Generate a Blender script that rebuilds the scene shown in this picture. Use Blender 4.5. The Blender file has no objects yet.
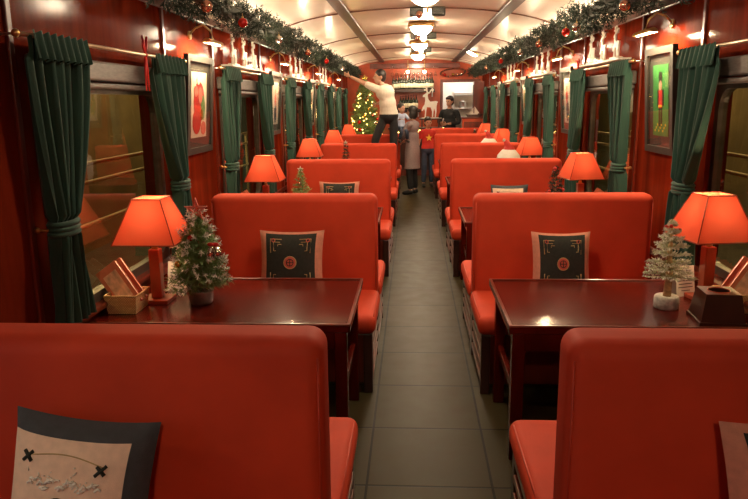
import bpy, bmesh, math, random
from mathutils import Vector, Matrix, Euler
PI = math.pi
sc = bpy.context.scene
COL = sc.collection
rnd = random.Random(7)
R = math.radians

# ------------------------------------------------------------------ materials
def _nodes(name):
    m = bpy.data.materials.new(name); m.use_nodes = True
    nt = m.node_tree
    return m, nt, nt.nodes['Principled BSDF']

def mat(name, col, rough=.5, metal=0.0, var=0.0, scale=20, stretch=(1, 1, 1), bump=0.0, bscale=None, coat=0.0,
        emit=None, estr=0.0, sheen=0.0, spec=None, col2=None):
    m, nt, b = _nodes(name)
    b.inputs['Base Color'].default_value = (*col, 1)
    b.inputs['Roughness'].default_value = rough
    b.inputs['Metallic'].default_value = metal
    b.inputs['Coat Weight'].default_value = coat
    b.inputs['Coat Roughness'].default_value = .12
    if spec is not None: b.inputs['Specular IOR Level'].default_value = spec
    if sheen:
        b.inputs['Sheen Weight'].default_value = sheen
    if emit:
        b.inputs['Emission Color'].default_value = (*emit, 1)
        b.inputs['Emission Strength'].default_value = estr
    if var or bump or col2:
        tc = nt.nodes.new('ShaderNodeTexCoord'); mp = nt.nodes.new('ShaderNodeMapping')
        mp.inputs['Scale'].default_value = stretch
        nt.links.new(tc.outputs['Object'], mp.inputs['Vector'])
        nz = nt.nodes.new('ShaderNodeTexNoise'); nz.inputs['Scale'].default_value = scale
        nz.inputs['Detail'].default_value = 5
        nt.links.new(mp.outputs['Vector'], nz.inputs['Vector'])
        if var or col2:
            r = nt.nodes.new('ShaderNodeValToRGB')
            r.color_ramp.elements[0].position = .3; r.color_ramp.elements[1].position = .7
            a = [max(0, c * (1 - var)) for c in col]; c2 = col2 or [min(1, c * (1 + var)) for c in col]
            r.color_ramp.elements[0].color = (*a, 1); r.color_ramp.elements[1].color = (*c2, 1)
            nt.links.new(nz.outputs['Fac'], r.inputs['Fac'])
            nt.links.new(r.outputs['Color'], b.inputs['Base Color'])
        if bump:
            n2 = nz
            if bscale:
                n2 = nt.nodes.new('ShaderNodeTexNoise'); n2.inputs['Scale'].default_value = bscale
                nt.links.new(mp.outputs['Vector'], n2.inputs['Vector'])
            bp = nt.nodes.new('ShaderNodeBump'); bp.inputs['Strength'].default_value = bump
            bp.inputs['Distance'].default_value = .01
            nt.links.new(n2.outputs['Fac'], bp.inputs['Height'])
            nt.links.new(bp.outputs['Normal'], b.inputs['Normal'])
    return m

def emat(name, col, s):
    m = bpy.data.materials.new(name); m.use_nodes = True
    nt = m.node_tree; nt.nodes.clear()
    e = nt.nodes.new('ShaderNodeEmission'); e.inputs[0].default_value = (*col, 1); e.inputs[1].default_value = s
    o = nt.nodes.new('ShaderNodeOutputMaterial'); nt.links.new(e.outputs[0], o.inputs[0])
    return m

M = {}
M['uphol'] = mat('red_upholstery', (.56, .052, .019), .7, var=.08, scale=6, bump=.05, bscale=400, spec=.25)
M['piping'] = mat('red_piping', (.5, .04, .012), .6)
M['wood'] = mat('varnished_mahogany', (.13, .017, .007), .28, var=.45, scale=5, stretch=(2, 2, .35), coat=.7)
M['wall'] = mat('mahogany_panelling', (.15, .016, .005), .26, var=.35, scale=4, stretch=(2, 2, .3), coat=.14, bump=.03, spec=.0)
M['darkwood'] = mat('dark_wood', (.035, .010, .006), .35, var=.3, scale=8, stretch=(1, 1, .3), coat=.3)
M['beam'] = mat('ceiling_beam_wood', (.035, .010, .005), .4, var=.4, scale=12, stretch=(1, .3, 1))
M['table'] = mat('lacquered_table', (.075, .005, .002), .25, var=.4, scale=3, stretch=(3, .8, 1), coat=.38, spec=.1)
M['ceiling'] = mat('cream_ceiling', (.84, .72, .58), .38, var=.05, scale=3, coat=.15)
M['seam'] = mat('ceiling_seam', (.16, .07, .04), .5)
M['curtain'] = mat('green_curtain_velvet', (.014, .056, .038), .85, var=.22, scale=14, stretch=(1, 1, .2), sheen=.1, bump=.12, bscale=260)
M['brass'] = mat('brass', (.65, .42, .16), .3, 1.0)
M['steel'] = mat('steel', (.55, .53, .5), .3, 1.0, var=.1)
M['rod'] = mat('curtain_rod_metal', (.55, .40, .26), .35, .8)
M['winframe'] = mat('window_frame_metal', (.10, .085, .07), .35, .6, var=.2)
M['blindbox'] = mat('blind_box_metal', (.16, .14, .13), .42, .6, var=.2, stretch=(1, 1, 6))
M['white'] = mat('white_paint', (.80, .76, .68), .5, var=.05)
M['paper'] = mat('white_paper', (.82, .78, .70), .7)
M['black'] = mat('black_paint', (.012, .011, .010), .4, var=.2)
M['frame'] = mat('dark_picture_frame', (.014, .009, .006), .5, var=.3)
M['mount'] = mat('grey_picture_mount', (.05, .045, .04), .6)
M['lampwood'] = mat('red_lamp_wood', (.34, .045, .015), .3, var=.3, scale=10, stretch=(1, 1, .3), coat=.5)
M['pot'] = mat('silver_foil', (.55, .52, .48), .3, .9, bump=.5, bscale=50, var=.2)
M['stone'] = mat('grey_white_pot', (.55, .52, .46), .85, var=.3, scale=60, bump=.4)
M['bark'] = mat('brown_bark', (.26, .15, .07), .85, var=.4, scale=30, bump=.5)
M['birch'] = mat('pale_birch_bark', (.50, .33, .16), .8, var=.5, scale=25, stretch=(1, 1, 2), bump=.4)
M['needle'] = mat('pine_needles', (.17, .26, .085), .6, var=.5, scale=9, spec=.4)
M['needle_d'] = mat('dark_pine_needles', (.007, .020, .008), .55, var=.5, scale=6)
M['needle_l'] = mat('pale_pine_needles', (.42, .46, .24), .65, var=.35, scale=20)
M['frost'] = mat('frosted_needles', (.72, .70, .60), .7, var=.15)
M['silvertw'] = mat('silver_twig', (.74, .68, .62), .5, var=.2)
M['red'] = mat('red_ribbon', (.55, .020, .015), .5, var=.15)
M['redball'] = mat('red_glossy_ball', (.50, .02, .015), .15, .4)
M['copball'] = mat('copper_glossy_ball', (.62, .30, .20), .15, .8)
M['silball'] = mat('silver_glossy_ball', (.7, .66, .6), .12, .9)
M['goldball'] = mat('gold_glossy_ball', (.75, .5, .12), .15, .9)
M['pink'] = mat('pink_star_fabric', (.75, .18, .14), .6)
M['cream'] = mat('cream_cushion_cloth', (.80, .58, .44), .9, var=.08, scale=40, bump=.25, bscale=500)
M['pinkcloth'] = mat('pink_beige_cushion_cloth', (.60, .25, .17), .9, var=.1, scale=40, bump=.25, bscale=500)
M['greycloth'] = mat('grey_cushion_cloth', (.055, .060, .070), .9, var=.12, scale=40, bump=.3, bscale=500)
M['blackcloth'] = mat('black_cushion_cloth', (.018, .020, .016), .9, var=.2, scale=60, bump=.3, bscale=500)
M['goldthread'] = mat('gold_thread', (.45, .31, .13), .7, var=.2)
M['redthread'] = mat('red_thread', (.55, .10, .07), .8, var=.2)
M['whitethread'] = mat('white_lace_thread', (.78, .74, .66), .9, bump=.5, bscale=120)
M['wicker'] = mat('woven_wicker', (.75, .48, .2), .75)
M['menu'] = mat('red_menu_cover', (.60, .16, .09), .45, var=.15, scale=15)
M['menuart'] = mat('menu_print', (.70, .42, .30), .5, var=.4, scale=22)
M['skin'] = mat('skin', (.52, .29, .19), .55, var=.06)
M['hair'] = mat('black_hair', (.012, .009, .008), .45, var=.3)
M['shirtw'] = mat('cream_white_shirt', (.72, .66, .55), .85, var=.06, scale=30)
M['trouser'] = mat('black_trousers', (.012, .013, .015), .85, var=.2)
M['coat'] = mat('mauve_grey_coat', (.25, .19, .19), .9, var=.1, scale=40)
M['babyshirt'] = mat('pale_blue_shirt', (.42, .50, .66), .85, var=.08)
M['redshirt'] = mat('red_tee_shirt', (.52, .025, .015), .8, var=.1)
M['yellow'] = mat('yellow_print', (.85, .55, .05), .7)
M['jeans'] = mat('dark_blue_jeans', (.035, .05, .085), .9, var=.2)
M['shoe'] = mat('dark_shoes', (.015, .013, .012), .5)
M['barwall'] = mat('red_bar_wall', (.50, .075, .022), .4, var=.25, scale=5, coat=.3)
M['bottle'] = mat('dark_bottle_glass', (.012, .018, .010), .08, spec=.6)
M['label'] = mat('bottle_label', (.75, .68, .52), .7)
M['foil'] = mat('bottle_foil', (.30, .05, .04), .3, .6)
M['kitchen'] = mat('white_kitchen_wall', (.78, .74, .66), .45)
M['hatwhite'] = mat('white_fluff', (.80, .76, .70), 1.0, bump=.8, bscale=60)
M['rust'] = mat('olive_platform_wall', (.22, .16, .06), .8, var=.35, scale=.9, stretch=(1, 1, 2))
M['asphalt'] = mat('platform_ground', (.10, .08, .05), .9, var=.3, scale=4)
M['streakpaint'] = mat('pale_yellow_streak', (.55, .45, .20), .5)
M['green_art'] = mat('green_picture_print', (.045, .26, .055), .5, var=.15, scale=6)
M['cream_art'] = mat('white_red_picture_print', (.78, .70, .58), .5)
M['grey_art'] = mat('pale_picture_print', (.62, .58, .50), .5, var=.12)
M['vent'] = mat('dark_green_metal', (.012, .018, .014), .5, .2)
M['bulb_warm'] = emat('warm_bulb', (1, .62, .25), 14)
M['bulb_gold'] = emat('gold_fairy_bulb', (1, .62, .16), 9)
M['bulb_white'] = emat('white_lamp_glow', (1, .86, .62), 16)
M['dome'] = emat('ceiling_dome_glow', (1, .80, .55), 125)
M['tube'] = emat('picture_lamp_tube', (1, .80, .50), 22)

def glass_mat():
    m = bpy.data.materials.new('window_glass'); m.use_nodes = True
    nt = m.node_tree; nt.nodes.clear()
    t = nt.nodes.new('ShaderNodeBsdfTransparent'); t.inputs[0].default_value = (.86, .84, .76, 1)
    g = nt.nodes.new('ShaderNodeBsdfGlossy'); g.inputs['Roughness'].default_value = .015
    f = nt.nodes.new('ShaderNodeFresnel'); f.inputs[0].default_value = 2.1
    mx = nt.nodes.new('ShaderNodeMixShader'); o = nt.nodes.new('ShaderNodeOutputMaterial')
    ge = nt.nodes.new('ShaderNodeNewGeometry'); ma = nt.nodes.new('ShaderNodeMath'); ma.operation = 'SUBTRACT'; ma.use_clamp = True
    nt.links.new(f.outputs[0], ma.inputs[0]); nt.links.new(ge.outputs['Backfacing'], ma.inputs[1]); nt.links.new(ma.outputs[0], mx.inputs[0]); nt.links.new(t.outputs[0], mx.inputs[1]); nt.links.new(g.outputs[0], mx.inputs[2])
    nt.links.new(mx.outputs[0], o.inputs[0])
    return m
M['glass'] = glass_mat()

def clear_glass():
    m = bpy.data.materials.new('clear_drinking_glass'); m.use_nodes = True
    nt = m.node_tree; nt.nodes.clear()
    t = nt.nodes.new('ShaderNodeBsdfTransparent'); t.inputs[0].default_value = (.93, .93, .92, 1)
    g = nt.nodes.new('ShaderNodeBsdfGlossy'); g.inputs['Roughness'].default_value = .03
    f = nt.nodes.new('ShaderNodeFresnel'); f.inputs[0].default_value = 1.6
    mx = nt.nodes.new('ShaderNodeMixShader'); o = nt.nodes.new('ShaderNodeOutputMaterial')
    ge = nt.nodes.new('ShaderNodeNewGeometry'); ma = nt.nodes.new('ShaderNodeMath'); ma.operation = 'SUBTRACT'; ma.use_clamp = True
    nt.links.new(f.outputs[0], ma.inputs[0]); nt.links.new(ge.outputs['Backfacing'], ma.inputs[1]); nt.links.new(ma.outputs[0], mx.inputs[0]); nt.links.new(t.outputs[0], mx.inputs[1]); nt.links.new(g.outputs[0], mx.inputs[2])
    nt.links.new(mx.outputs[0], o.inputs[0])
    return m
M['clear'] = clear_glass()

def shade_mat():
    m = bpy.data.materials.new('red_lampshade_fabric'); m.use_nodes = True
    nt = m.node_tree; nt.nodes.clear()
    d = nt.nodes.new('ShaderNodeBsdfDiffuse'); t = nt.nodes.new('ShaderNodeBsdfTranslucent')
    d.inputs[0].default_value = (.78, .15, .08, 1); t.inputs[0].default_value = (.97, .41, .27, 1)
    mx = nt.nodes.new('ShaderNodeMixShader'); mx.inputs[0].default_value = .6
    o = nt.nodes.new('ShaderNodeOutputMaterial')
    nt.links.new(d.outputs[0], mx.inputs[1]); nt.links.new(t.outputs[0], mx.inputs[2])
    nt.links.new(mx.outputs[0], o.inputs[0])
    return m
M['shade'] = shade_mat()

def tile_mat():
    m, nt, b = _nodes('floor_tiles')
    tc = nt.nodes.new('ShaderNodeTexCoord'); mp = nt.nodes.new('ShaderNodeMapping')
    T = .5867
    mp.inputs['Location'].default_value = (.2127 + 5 * T, -2.946 + 10 * T, 0)
    br = nt.nodes.new('ShaderNodeTexBrick'); br.offset = 0; br.squash = 1
    br.inputs['Scale'].default_value = 1; br.inputs['Brick Width'].default_value = T; br.inputs['Row Height'].default_value = T
    br.inputs['Mortar Size'].default_value = .007; br.inputs['Mortar Smooth'].default_value = .2; br.inputs['Bias'].default_value = 0
    br.inputs['Color1'].default_value = (.037, .028, .012, 1); br.inputs['Color2'].default_value = (.044, .034, .015, 1)
    br.inputs['Mortar'].default_value = (.004, .003, .002, 1)
    nz = nt.nodes.new('ShaderNodeTexNoise'); nz.inputs['Scale'].default_value = 7; nz.inputs['Detail'].default_value = 6
    mixc = nt.nodes.new('ShaderNodeMix'); mixc.data_type = 'RGBA'; mixc.blend_type = 'MULTIPLY'; mixc.inputs[0].default_value = .2
    r = nt.nodes.new('ShaderNodeMapRange'); r.inputs[1].default_value = .3; r.inputs[2].default_value = .7; r.inputs[3].default_value = .36; r.inputs[4].default_value = .44; b.inputs['Specular IOR Level'].default_value = .10; b.inputs['Specular Tint'].default_value = (1, .86, .62, 1)
    L = nt.links.new
    L(tc.outputs['Object'], mp.inputs[0]); L(mp.outputs[0], br.inputs['Vector']); L(tc.outputs['Object'], nz.inputs['Vector'])
    L(br.outputs['Color'], mixc.inputs[6]); L(nz.outputs['Color'], mixc.inputs[7]); L(mixc.outputs[2], b.inputs['Base Color'])
    L(nz.outputs['Fac'], r.inputs[0]); L(r.outputs[0], b.inputs['Roughness'])
    bp = nt.nodes.new('ShaderNodeBump'); bp.inputs['Strength'].default_value = .4; bp.inputs['Distance'].default_value = .003; bp.invert = True
    L(br.outputs['Fac'], bp.inputs['Height']); L(bp.outputs[0], b.inputs['Normal'])
    return m
M['tile'] = tile_mat()

def weave():
    m = M['wicker']; nt = m.node_tree; b = nt.nodes['Principled BSDF']
    tc = nt.nodes.new('ShaderNodeTexCoord'); ch = nt.nodes.new('ShaderNodeTexBrick')
    ch.inputs['Scale'].default_value = 1; ch.inputs['Brick Width'].default_value = .012; ch.inputs['Row Height'].default_value = .007
    ch.inputs['Mortar Size'].default_value = .001
    ch.inputs['Color1'].default_value = (.80, .52, .24, 1); ch.inputs['Color2'].default_value = (.66, .40, .16, 1); ch.inputs['Mortar'].default_value = (.25, .13, .05, 1)
    mp = nt.nodes.new('ShaderNodeVectorMath'); mp.operation = 'MULTIPLY_ADD'
    # x+y along the rim, z up
    sx = nt.nodes.new('ShaderNodeSeparateXYZ'); ad = nt.nodes.new('ShaderNodeMath'); ad.operation = 'ADD'; cb = nt.nodes.new('ShaderNodeCombineXYZ')
    L = nt.links.new
    L(tc.outputs['Object'], sx.inputs[0]); L(sx.outputs[0], ad.inputs[0]); L(sx.outputs[1], ad.inputs[1])
    L(ad.outputs[0], cb.inputs[0]); L(sx.outputs[2], cb.inputs[1]); L(cb.outputs[0], ch.inputs['Vector'])
    L(ch.outputs['Color'], b.inputs['Base Color'])
    bp = nt.nodes.new('ShaderNodeBump'); bp.inputs['Strength'].default_value = .6; bp.inputs['Distance'].default_value = .003; bp.invert = True
    L(ch.outputs['Fac'], bp.inputs['Height']); L(bp.outputs[0], b.inputs['Normal'])
weave()

# ------------------------------------------------------------------ mesh builder
class MB:
    def __init__(s): s.v = []; s.f = []; s.mi = []; s.sm = []
    def add(s, vs, fs, mi=0, smooth=False, mtx=None):
        o = len(s.v)
        s.v += [tuple(mtx @ Vector(p)) for p in vs] if mtx else [tuple(p) for p in vs]
        s.f += [tuple(i + o for i in f) for f in fs]; s.mi += [mi] * len(fs); s.sm += [smooth] * len(fs)
        return s
    def box(s, c, d, bev=0, seg=2, mi=0, smooth=None, mtx=None):
        bm = bmesh.new(); bmesh.ops.create_cube(bm, size=1)
        bmesh.ops.scale(bm, vec=d, verts=bm.verts); bmesh.ops.translate(bm, vec=c, verts=bm.verts)
        if bev: bmesh.ops.bevel(bm, geom=list(bm.edges), offset=bev, segments=seg, profile=.5, affect='EDGES')
        bm.verts.index_update()
        s.add([v.co.copy() for v in bm.verts], [[v.index for v in f.verts] for f in bm.faces], mi, (bev > 0.012) if smooth is None else smooth, mtx)
        bm.free(); return s
    def lathe(s, prof, n=16, c=(0, 0, 0), mi=0, smooth=True, mtx=None):
        vs = []; fs = []
        for r, z in prof:
            for k in range(n):
                a = 2 * PI * k / n; vs.append((c[0] + r * math.cos(a), c[1] + r * math.sin(a), c[2] + z))
        for i in range(len(prof) - 1):
            for k in range(n):
                k2 = (k + 1) % n; fs.append((i * n + k, i * n + k2, (i + 1) * n + k2, (i + 1) * n + k))
        fs.append(tuple(reversed(range(n)))); fs.append(tuple((len(prof) - 1) * n + k for k in range(n)))
        return s.add(vs, fs, mi, smooth, mtx)
    def tube(s, pts, r, n=8, mi=0, mtx=None, closed=False):
        pts = [Vector(p) for p in pts]; vs = []; fs = []; N = len(pts)
        rr = r if hasattr(r, '__len__') else [r] * N
        for i, p in enumerate(pts):
            if closed: t = pts[(i + 1) % N] - pts[i - 1]
            else: t = pts[min(i + 1, N - 1)] - pts[max(i - 1, 0)]
            t.normalize(); up = Vector((0, 0, 1)) if abs(t.z) < .95 else Vector((0, 1, 0))
            a = t.cross(up).normalized(); b = t.cross(a)
            for k in range(n):
                w = 2 * PI * k / n; vs.append(p + rr[i] * (a * math.cos(w) + b * math.sin(w)))
        for i in range(N if closed else N - 1):
            for k in range(n):
                k2 = (k + 1) % n; j = (i + 1) % N; fs.append((i * n + k, i * n + k2, j * n + k2, j * n + k))
        if not closed:
            fs.append(tuple(reversed(range(n)))); fs.append(tuple((N - 1) * n + k for k in range(n)))
        return s.add(vs, fs, mi, True, mtx)
    def prism(s, poly, t, mi=0, mtx=None):
        """polygon in local x,z extruded along y by t (centred)"""
        n = len(poly); vs = [(x, -t / 2, z) for x, z in poly] + [(x, t / 2, z) for x, z in poly]
        fs = [tuple(range(n)), tuple(reversed(range(n, 2 * n)))] + [(i, i + n, (i + 1) % n + n, (i + 1) % n) for i in range(n)]
        return s.add(vs, fs, mi, False, mtx)
    def ball(s, c, r, mi=0, n=12, m=8, mtx=None):
        r3 = r if hasattr(r, '__len__') else (r, r, r)
        prof = []
        vs = []; fs = []
        for i in range(m + 1):
            th = PI * i / m
            for k in range(n):
                a = 2 * PI * k / n
                vs.append((c[0] + r3[0] * math.sin(th) * math.cos(a), c[1] + r3[1] * math.sin(th) * math.sin(a), c[2] + r3[2] * math.cos(th)))
        for i in range(m):
            for k in range(n):
                k2 = (k + 1) % n; fs.append((i * n + k, (i + 1) * n + k, (i + 1) * n + k2, i * n + k2))
        return s.add(vs, fs, mi, True, mtx)
    def mesh(s, name, mats):
        me = bpy.data.meshes.new(name); me.from_pydata(s.v, [], s.f)
        for m in mats: me.materials.append(m)
        me.polygons.foreach_set('material_index', s.mi); me.polygons.foreach_set('use_smooth', s.sm)
        me.validate(); me.update()
        return me
    def build(s, name, mats, parent=None, loc=None, rot=None):
        if not isinstance(mats, (list, tuple)): mats = [mats]
        o = bpy.data.objects.new(name, s.mesh(name, mats)); COL.objects.link(o)
        if parent: o.parent = parent
        if loc: o.location = loc
        if rot: o.rotation_euler = rot
        return o

def tag(o, label=None, cat=None, group=None, kind=None):
    if label: o['label'] = label
    if cat: o['category'] = cat
    if group: o['group'] = group
    if kind: o['kind'] = kind
    return o
def empty(name, loc=(0, 0, 0), rz=0):
    o = bpy.data.objects.new(name, None); COL.objects.link(o); o.location = loc; o.rotation_euler = (0, 0, rz)
    o.empty_display_size = .1
    return o
KIDS = {}
def kids(o): return [c for c in COL.objects if c.parent == o]
def dup(o, loc=None, rot=None, label=None, group=None, scale=None, parent=None):
    c = o.copy(); COL.objects.link(c)
    if parent is not None: c.parent = parent
    if loc is not None: c.location = loc
    if rot is not None: c.rotation_euler = rot
    if scale is not None: c.scale = scale
    if label: c['label'] = label
    if group: c['group'] = group
    for k in kids(o):
        dup(k, parent=c)
    return c
def struct(o): o['kind'] = 'structure'; return o

def point(name, loc, e, col=(1, .72, .42), r=.04):
    l = bpy.data.lights.new(name, 'POINT'); l.energy = e; l.color = col; l.shadow_soft_size = r
    o = bpy.data.objects.new(name, l); COL.objects.link(o); o.location = loc; return o
def area(name, loc, rot, e, sx, sy, col=(1, .75, .45), spread=PI):
    l = bpy.data.lights.new(name, 'AREA'); l.energy = e; l.color = col; l.shape = 'RECTANGLE'; l.size = sx; l.size_y = sy; l.spread = spread
    o = bpy.data.objects.new(name, l); COL.objects.link(o); o.location = loc; o.rotation_euler = rot; return o

# ------------------------------------------------------------------ constants of the carriage
P = 2.90
XL, XR = -1.62, 1.71          # wall faces
Y0, YE = -1.6, 17.7           # carriage ends
ZS, ZC = 2.40, 2.77           # spring of the vault, crown
XC, XH = (XL + XR) / 2, (XR - XL) / 2
WL = [3.70 + P * k for k in range(-1, 5)]   # window centres, Christmas tree side
WR = [3.45 + P * k for k in range(-1, 5)]
WW, WZ0, WZ1 = 1.46, .77, 1.86
TREE, DOOR = 'Christmas tree side', 'kitchen door side'
ORD = ['nearest', 'second', 'third', 'fourth', 'fifth', 'sixth']
def vault(x):
    u = max(-1, min(1, (x - XC) / XH)); return ZS + (ZC - ZS) * math.sqrt(max(0, 1 - u * u)) ** .92

# ------------------------------------------------------------------ room shell
struct(MB().box((XC, (Y0 + YE + 1.6) / 2, -.05), (2 * XH + .4, YE - Y0 + 1.8, .1)).build('floor', M['tile']))
def wall(name, X, s, wins):
    b = MB(); t = .12; cx = X + s * t / 2
    b.box((cx, (Y0 + YE) / 2, WZ0 / 2), (t, YE - Y0, WZ0))
    b.box((cx, (Y0 + YE) / 2, (WZ1 + ZS + .1) / 2), (t, YE - Y0, ZS + .1 - WZ1))
    ys = [Y0] + [v for w in wins for v in (w - WW / 2, w + WW / 2)] + [YE]
    for a, c in zip(ys[::2], ys[1::2]):
        b.box((cx, (a + c) / 2, (WZ0 + WZ1) / 2), (t, c - a, WZ1 - WZ0))
    return struct(b.build(name, M['wall']))
wall('wall_left', XL, -1, WL); wall('wall_right', XR, 1, WR)
# vertical stiles and horizontal rails of the panelling
def trims(X, s, wins, n):
    b = MB()
    for w in wins:
        for yy in (w - WW / 2 - .16, w + WW / 2 + .16):
            b.box((X - s * .008, yy, 1.19), (.016, .035, 2.38), .004)
    b.box((X - s * .011, (Y0 + YE) / 2, .70), (.022, YE - Y0, .05), .006)
    b.box((X - s * .011, (Y0 + YE) / 2, 2.385), (.022, YE - Y0, .06), .006)
    struct(b.build('trim_%d' % n, M['wood']))
trims(XL, -1, WL, 1); trims(XR, 1, WR, 2)
for nm, X, s in (('baseboard_left', XL, -1), ('baseboard_right', XR, 1)):
    struct(MB().box((X - s * .012, (Y0 + YE) / 2, .06), (.024, YE - Y0, .12), .006).build(nm, M['darkwood']))
# vaulted ceiling
N = 28; vs = []; fs = []
for j, y in enumerate((Y0, YE)):
    for i in range(N + 1):
        x = XC - XH * math.cos(PI * i / N); vs.append((x, y, vault(x)))
for i in range(N + 1): vs.append((vs[i][0], Y0, vs[i][2] + .06))
for i in range(N + 1): vs.append((vs[i][0], YE, vs[i][2] + .06))
n1 = N + 1
for i in range(N):
    fs.append((i, i + 1, n1 + i + 1, n1 + i)); fs.append((2 * n1 + i, 3 * n1 + i, 3 * n1 + i + 1, 2 * n1 + i + 1))
ceil = struct(MB().add(vs, fs, 0, True).build('ceiling', M['ceiling']))
b = MB()
for y in [-.65 + P * k for k in range(7)]:
    pts = [(XC - XH * .99 * math.cos(PI * i / N), y, vault(XC - XH * .99 * math.cos(PI * i / N)) - .004) for i in range(1, N)]
    b.tube(pts, .011, 6)
b.build('ceiling_seam', M['seam'], ceil)
b = MB()
for x in (-.76, 1.00):
    z = vault(x); sl = math.atan((vault(x + .01) - vault(x - .01)) / .02)
    b.box((0, 0, 0), (.12, YE - Y0, .03), .008, mtx=Matrix.Translation((x, (Y0 + YE) / 2, z - .014)) @ Matrix.Rotation(-sl, 4, 'Y'))
b.build('ceiling_rib', M['beam'], ceil)
# ends
struct(MB().box((XC, Y0 - .06, 1.4), (2 * XH + .3, .12, 2.9)).build('wall_front', M['wall']))
b = MB(); DX0, DX1, DZ = .74, 1.60, 2.2
b.box(((XL + DX0) / 2 - .07, YE + .06, 1.4), (DX0 - XL + .14, .12, 2.8)); b.box(((DX1 + XR) / 2 + .07, YE + .06, 1.4), (XR - DX1 + .14, .12, 2.8))
b.box(((DX0 + DX1) / 2, YE + .06, (DZ + 2.8) / 2), (DX1 - DX0, .12, 2.8 - DZ))
struct(b.build('wall_back', M['barwall']))
b = MB()
b.box((DX0 - .03, YE - .012, DZ / 2), (.07, .05, DZ), .008); b.box((DX1 + .03, YE - .012, DZ / 2), (.07, .05, DZ), .008)
b.box(((DX0 + DX1) / 2, YE - .012, DZ + .035), (DX1 - DX0 + .13, .05, .07), .008)
struct(b.build('trim_3', M['wood']))
struct(MB().box((XC, YE - .05, 2.60), (2.2, .1, .12), .01).build('trim_4', M['wood']))
# kitchen behind the doorway
b = MB(); KY = YE + 1.7
b.box((1.25, KY + .03, 1.3), (2.6, .06, 2.6)); b.box((-.02, (YE + KY) / 2 + .06, 1.3), (.06, 1.6, 2.6)); b.box((2.5, (YE + KY) / 2 + .06, 1.3), (.06, 1.6, 2.6))
b.box((1.25, (YE + KY) / 2 + .06, 2.63), (2.6, 1.7, .06)); b.box((1.25, (YE + KY) / 2 + .06, -.03), (2.6, 1.7, .05))
struct(b.build('wall_kitchen', M['kitchen']))
area('kitchen_light', (1.25, YE + .9, 2.57), (0, 0, 0), 30, .8, .8, (1, .93, .8))
kr = tag(empty('kitchen_shelf', (1.5, KY - .22, 0)), 'steel kitchen shelf seen through the end doorway', 'shelf')
for z in (1.15, 1.55, 1.95): MB().box((0, 0, z), (.85, .34, .03), .004).build('shelf_board', M['steel'], kr)
for x in (-.41, .41): MB().box((x, 0, 1.0), (.03, .32, 2.0), .004).build('post', M['steel'], kr)
for i, (x, z) in enumerate(((-.2, 1.165), (.1, 1.165), (-.15, 1.565), (.2, 1.565))):
    tag(MB().lathe([(.09, 0), (.10, .02), (.10, .16), (.105, .17), (.0, .19)], 18).build('steel_pot', M['steel'], None, (1.5 + x, KY - .22, z)),
        'steel cooking pot on the kitchen shelf behind the doorway', 'pot', 'pots on the kitchen shelf')

# outside
def outside(nm, s, X):
    struct(MB().box((X + s * 1.9, 8, -.6), (3.6, 26, .1)).build('ground_' + nm, M['asphalt']))
    struct(MB().box((X + s * 3.6, 8, 1.6), (.15, 26, 4.4)).build('wall_platform_' + nm, M['rust']))
    g = tag(empty('light_streak_bars', (X + s * 1.5, 8, 0)), 'pale yellow bars imitating light streaks outside the windows on the ' + (TREE if s < 0 else DOOR), 'light streak bars')  # added bars imitate faint yellow light streaks in the window glass
    for z in (1.02, 1.20, .62): MB().tube([(0, -10, z), (0, 10, z)], .022, 8).build('bar', M['streakpaint'], g)
    for k in range(9): MB().tube([(0, -10 + 2.5 * k, -.55), (0, -10 + 2.5 * k, 1.2)], .02, 8).build('post', M['streakpaint'], g)
    for k in range(5): point('platform_fill', (X + s * 2.3, .5 + 4 * k, 3.2), 120, (1, .72, .34), .12)  # added unseen lights, brighten the platform wall behind the panes
outside('left', -1, XL); outside('right', 1, XR)

# windows
def rrect(w, h, r, n=5):
    pts = []
    for cx, cz, a0 in ((w / 2 - r, h / 2 - r, 0), (-w / 2 + r, h / 2 - r, 90), (-w / 2 + r, -h / 2 + r, 180), (w / 2 - r, -h / 2 + r, 270)):
        for i in range(n + 1):
            a = R(a0 + 90 * i / n); pts.append((cx + r * math.cos(a), cz + r * math.sin(a)))
    return pts
def ring_prism(b, outer, inner, t, mi=0, mtx=None):
    n = len(outer); vs = []
    for y in (-t / 2, t / 2): vs += [(x, y, z) for x, z in outer] + [(x, y, z) for x, z in inner]
    fs = []
    for i in range(n):
        j = (i + 1) % n
        fs += [(i, j, n + j, n + i), (2 * n + i, 3 * n + i, 3 * n + j, 2 * n + j), (i, 2 * n + i, 2 * n + j, j), (n + i, n + j, 3 * n + j, 3 * n + i)]
    b.add(vs, fs, mi, False, mtx)
wn = 0
def window(X, s, yc):
    global wn; wn += 1
    zc = (WZ0 + WZ1) / 2; h = WZ1 - WZ0
    e = struct(empty('window_%d' % wn, (X, yc, zc), PI / 2))
    b = MB(); o = -s * 1  # local y -> world -x after rz=90deg; place by sign
    def Y(d): return -d * s
    outer = [(max(-WW / 2, min(WW / 2, x * 1.4)), max(-h / 2, min(h / 2, z * 1.4))) for x, z in rrect(WW, h, .12)]
    ring_prism(b, outer, rrect(WW - .10, h - .10, .11), .05, 0, Matrix.Translation((0, Y(.012 if s < 0 else .052), 0)))
    b.build('window_frame', M['winframe'], e)
    MB().prism(rrect(WW - .09, h - .09, .11), .006, 0, Matrix.Translation((0, Y(.012 if s < 0 else .052), 0))).build('pane', M['glass'], e)
    bb = MB()
    bb.box((0, Y(-.03), h / 2 + .06), (WW + .12, .06, .10), .012); bb.box((0, Y(-.035), h / 2 - .012), (WW + .10, .055, .03), .010)
    bb.build('blind_box', M['blindbox'], e)
    MB().box((0, Y(-.015), -h / 2 - .015), (WW + .08, .09, .03), .008).build('window_sill', M['wood'], e)
for y in WL: window(XL, -1, y)
for y in WR: window(XR, 1, y)

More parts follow.
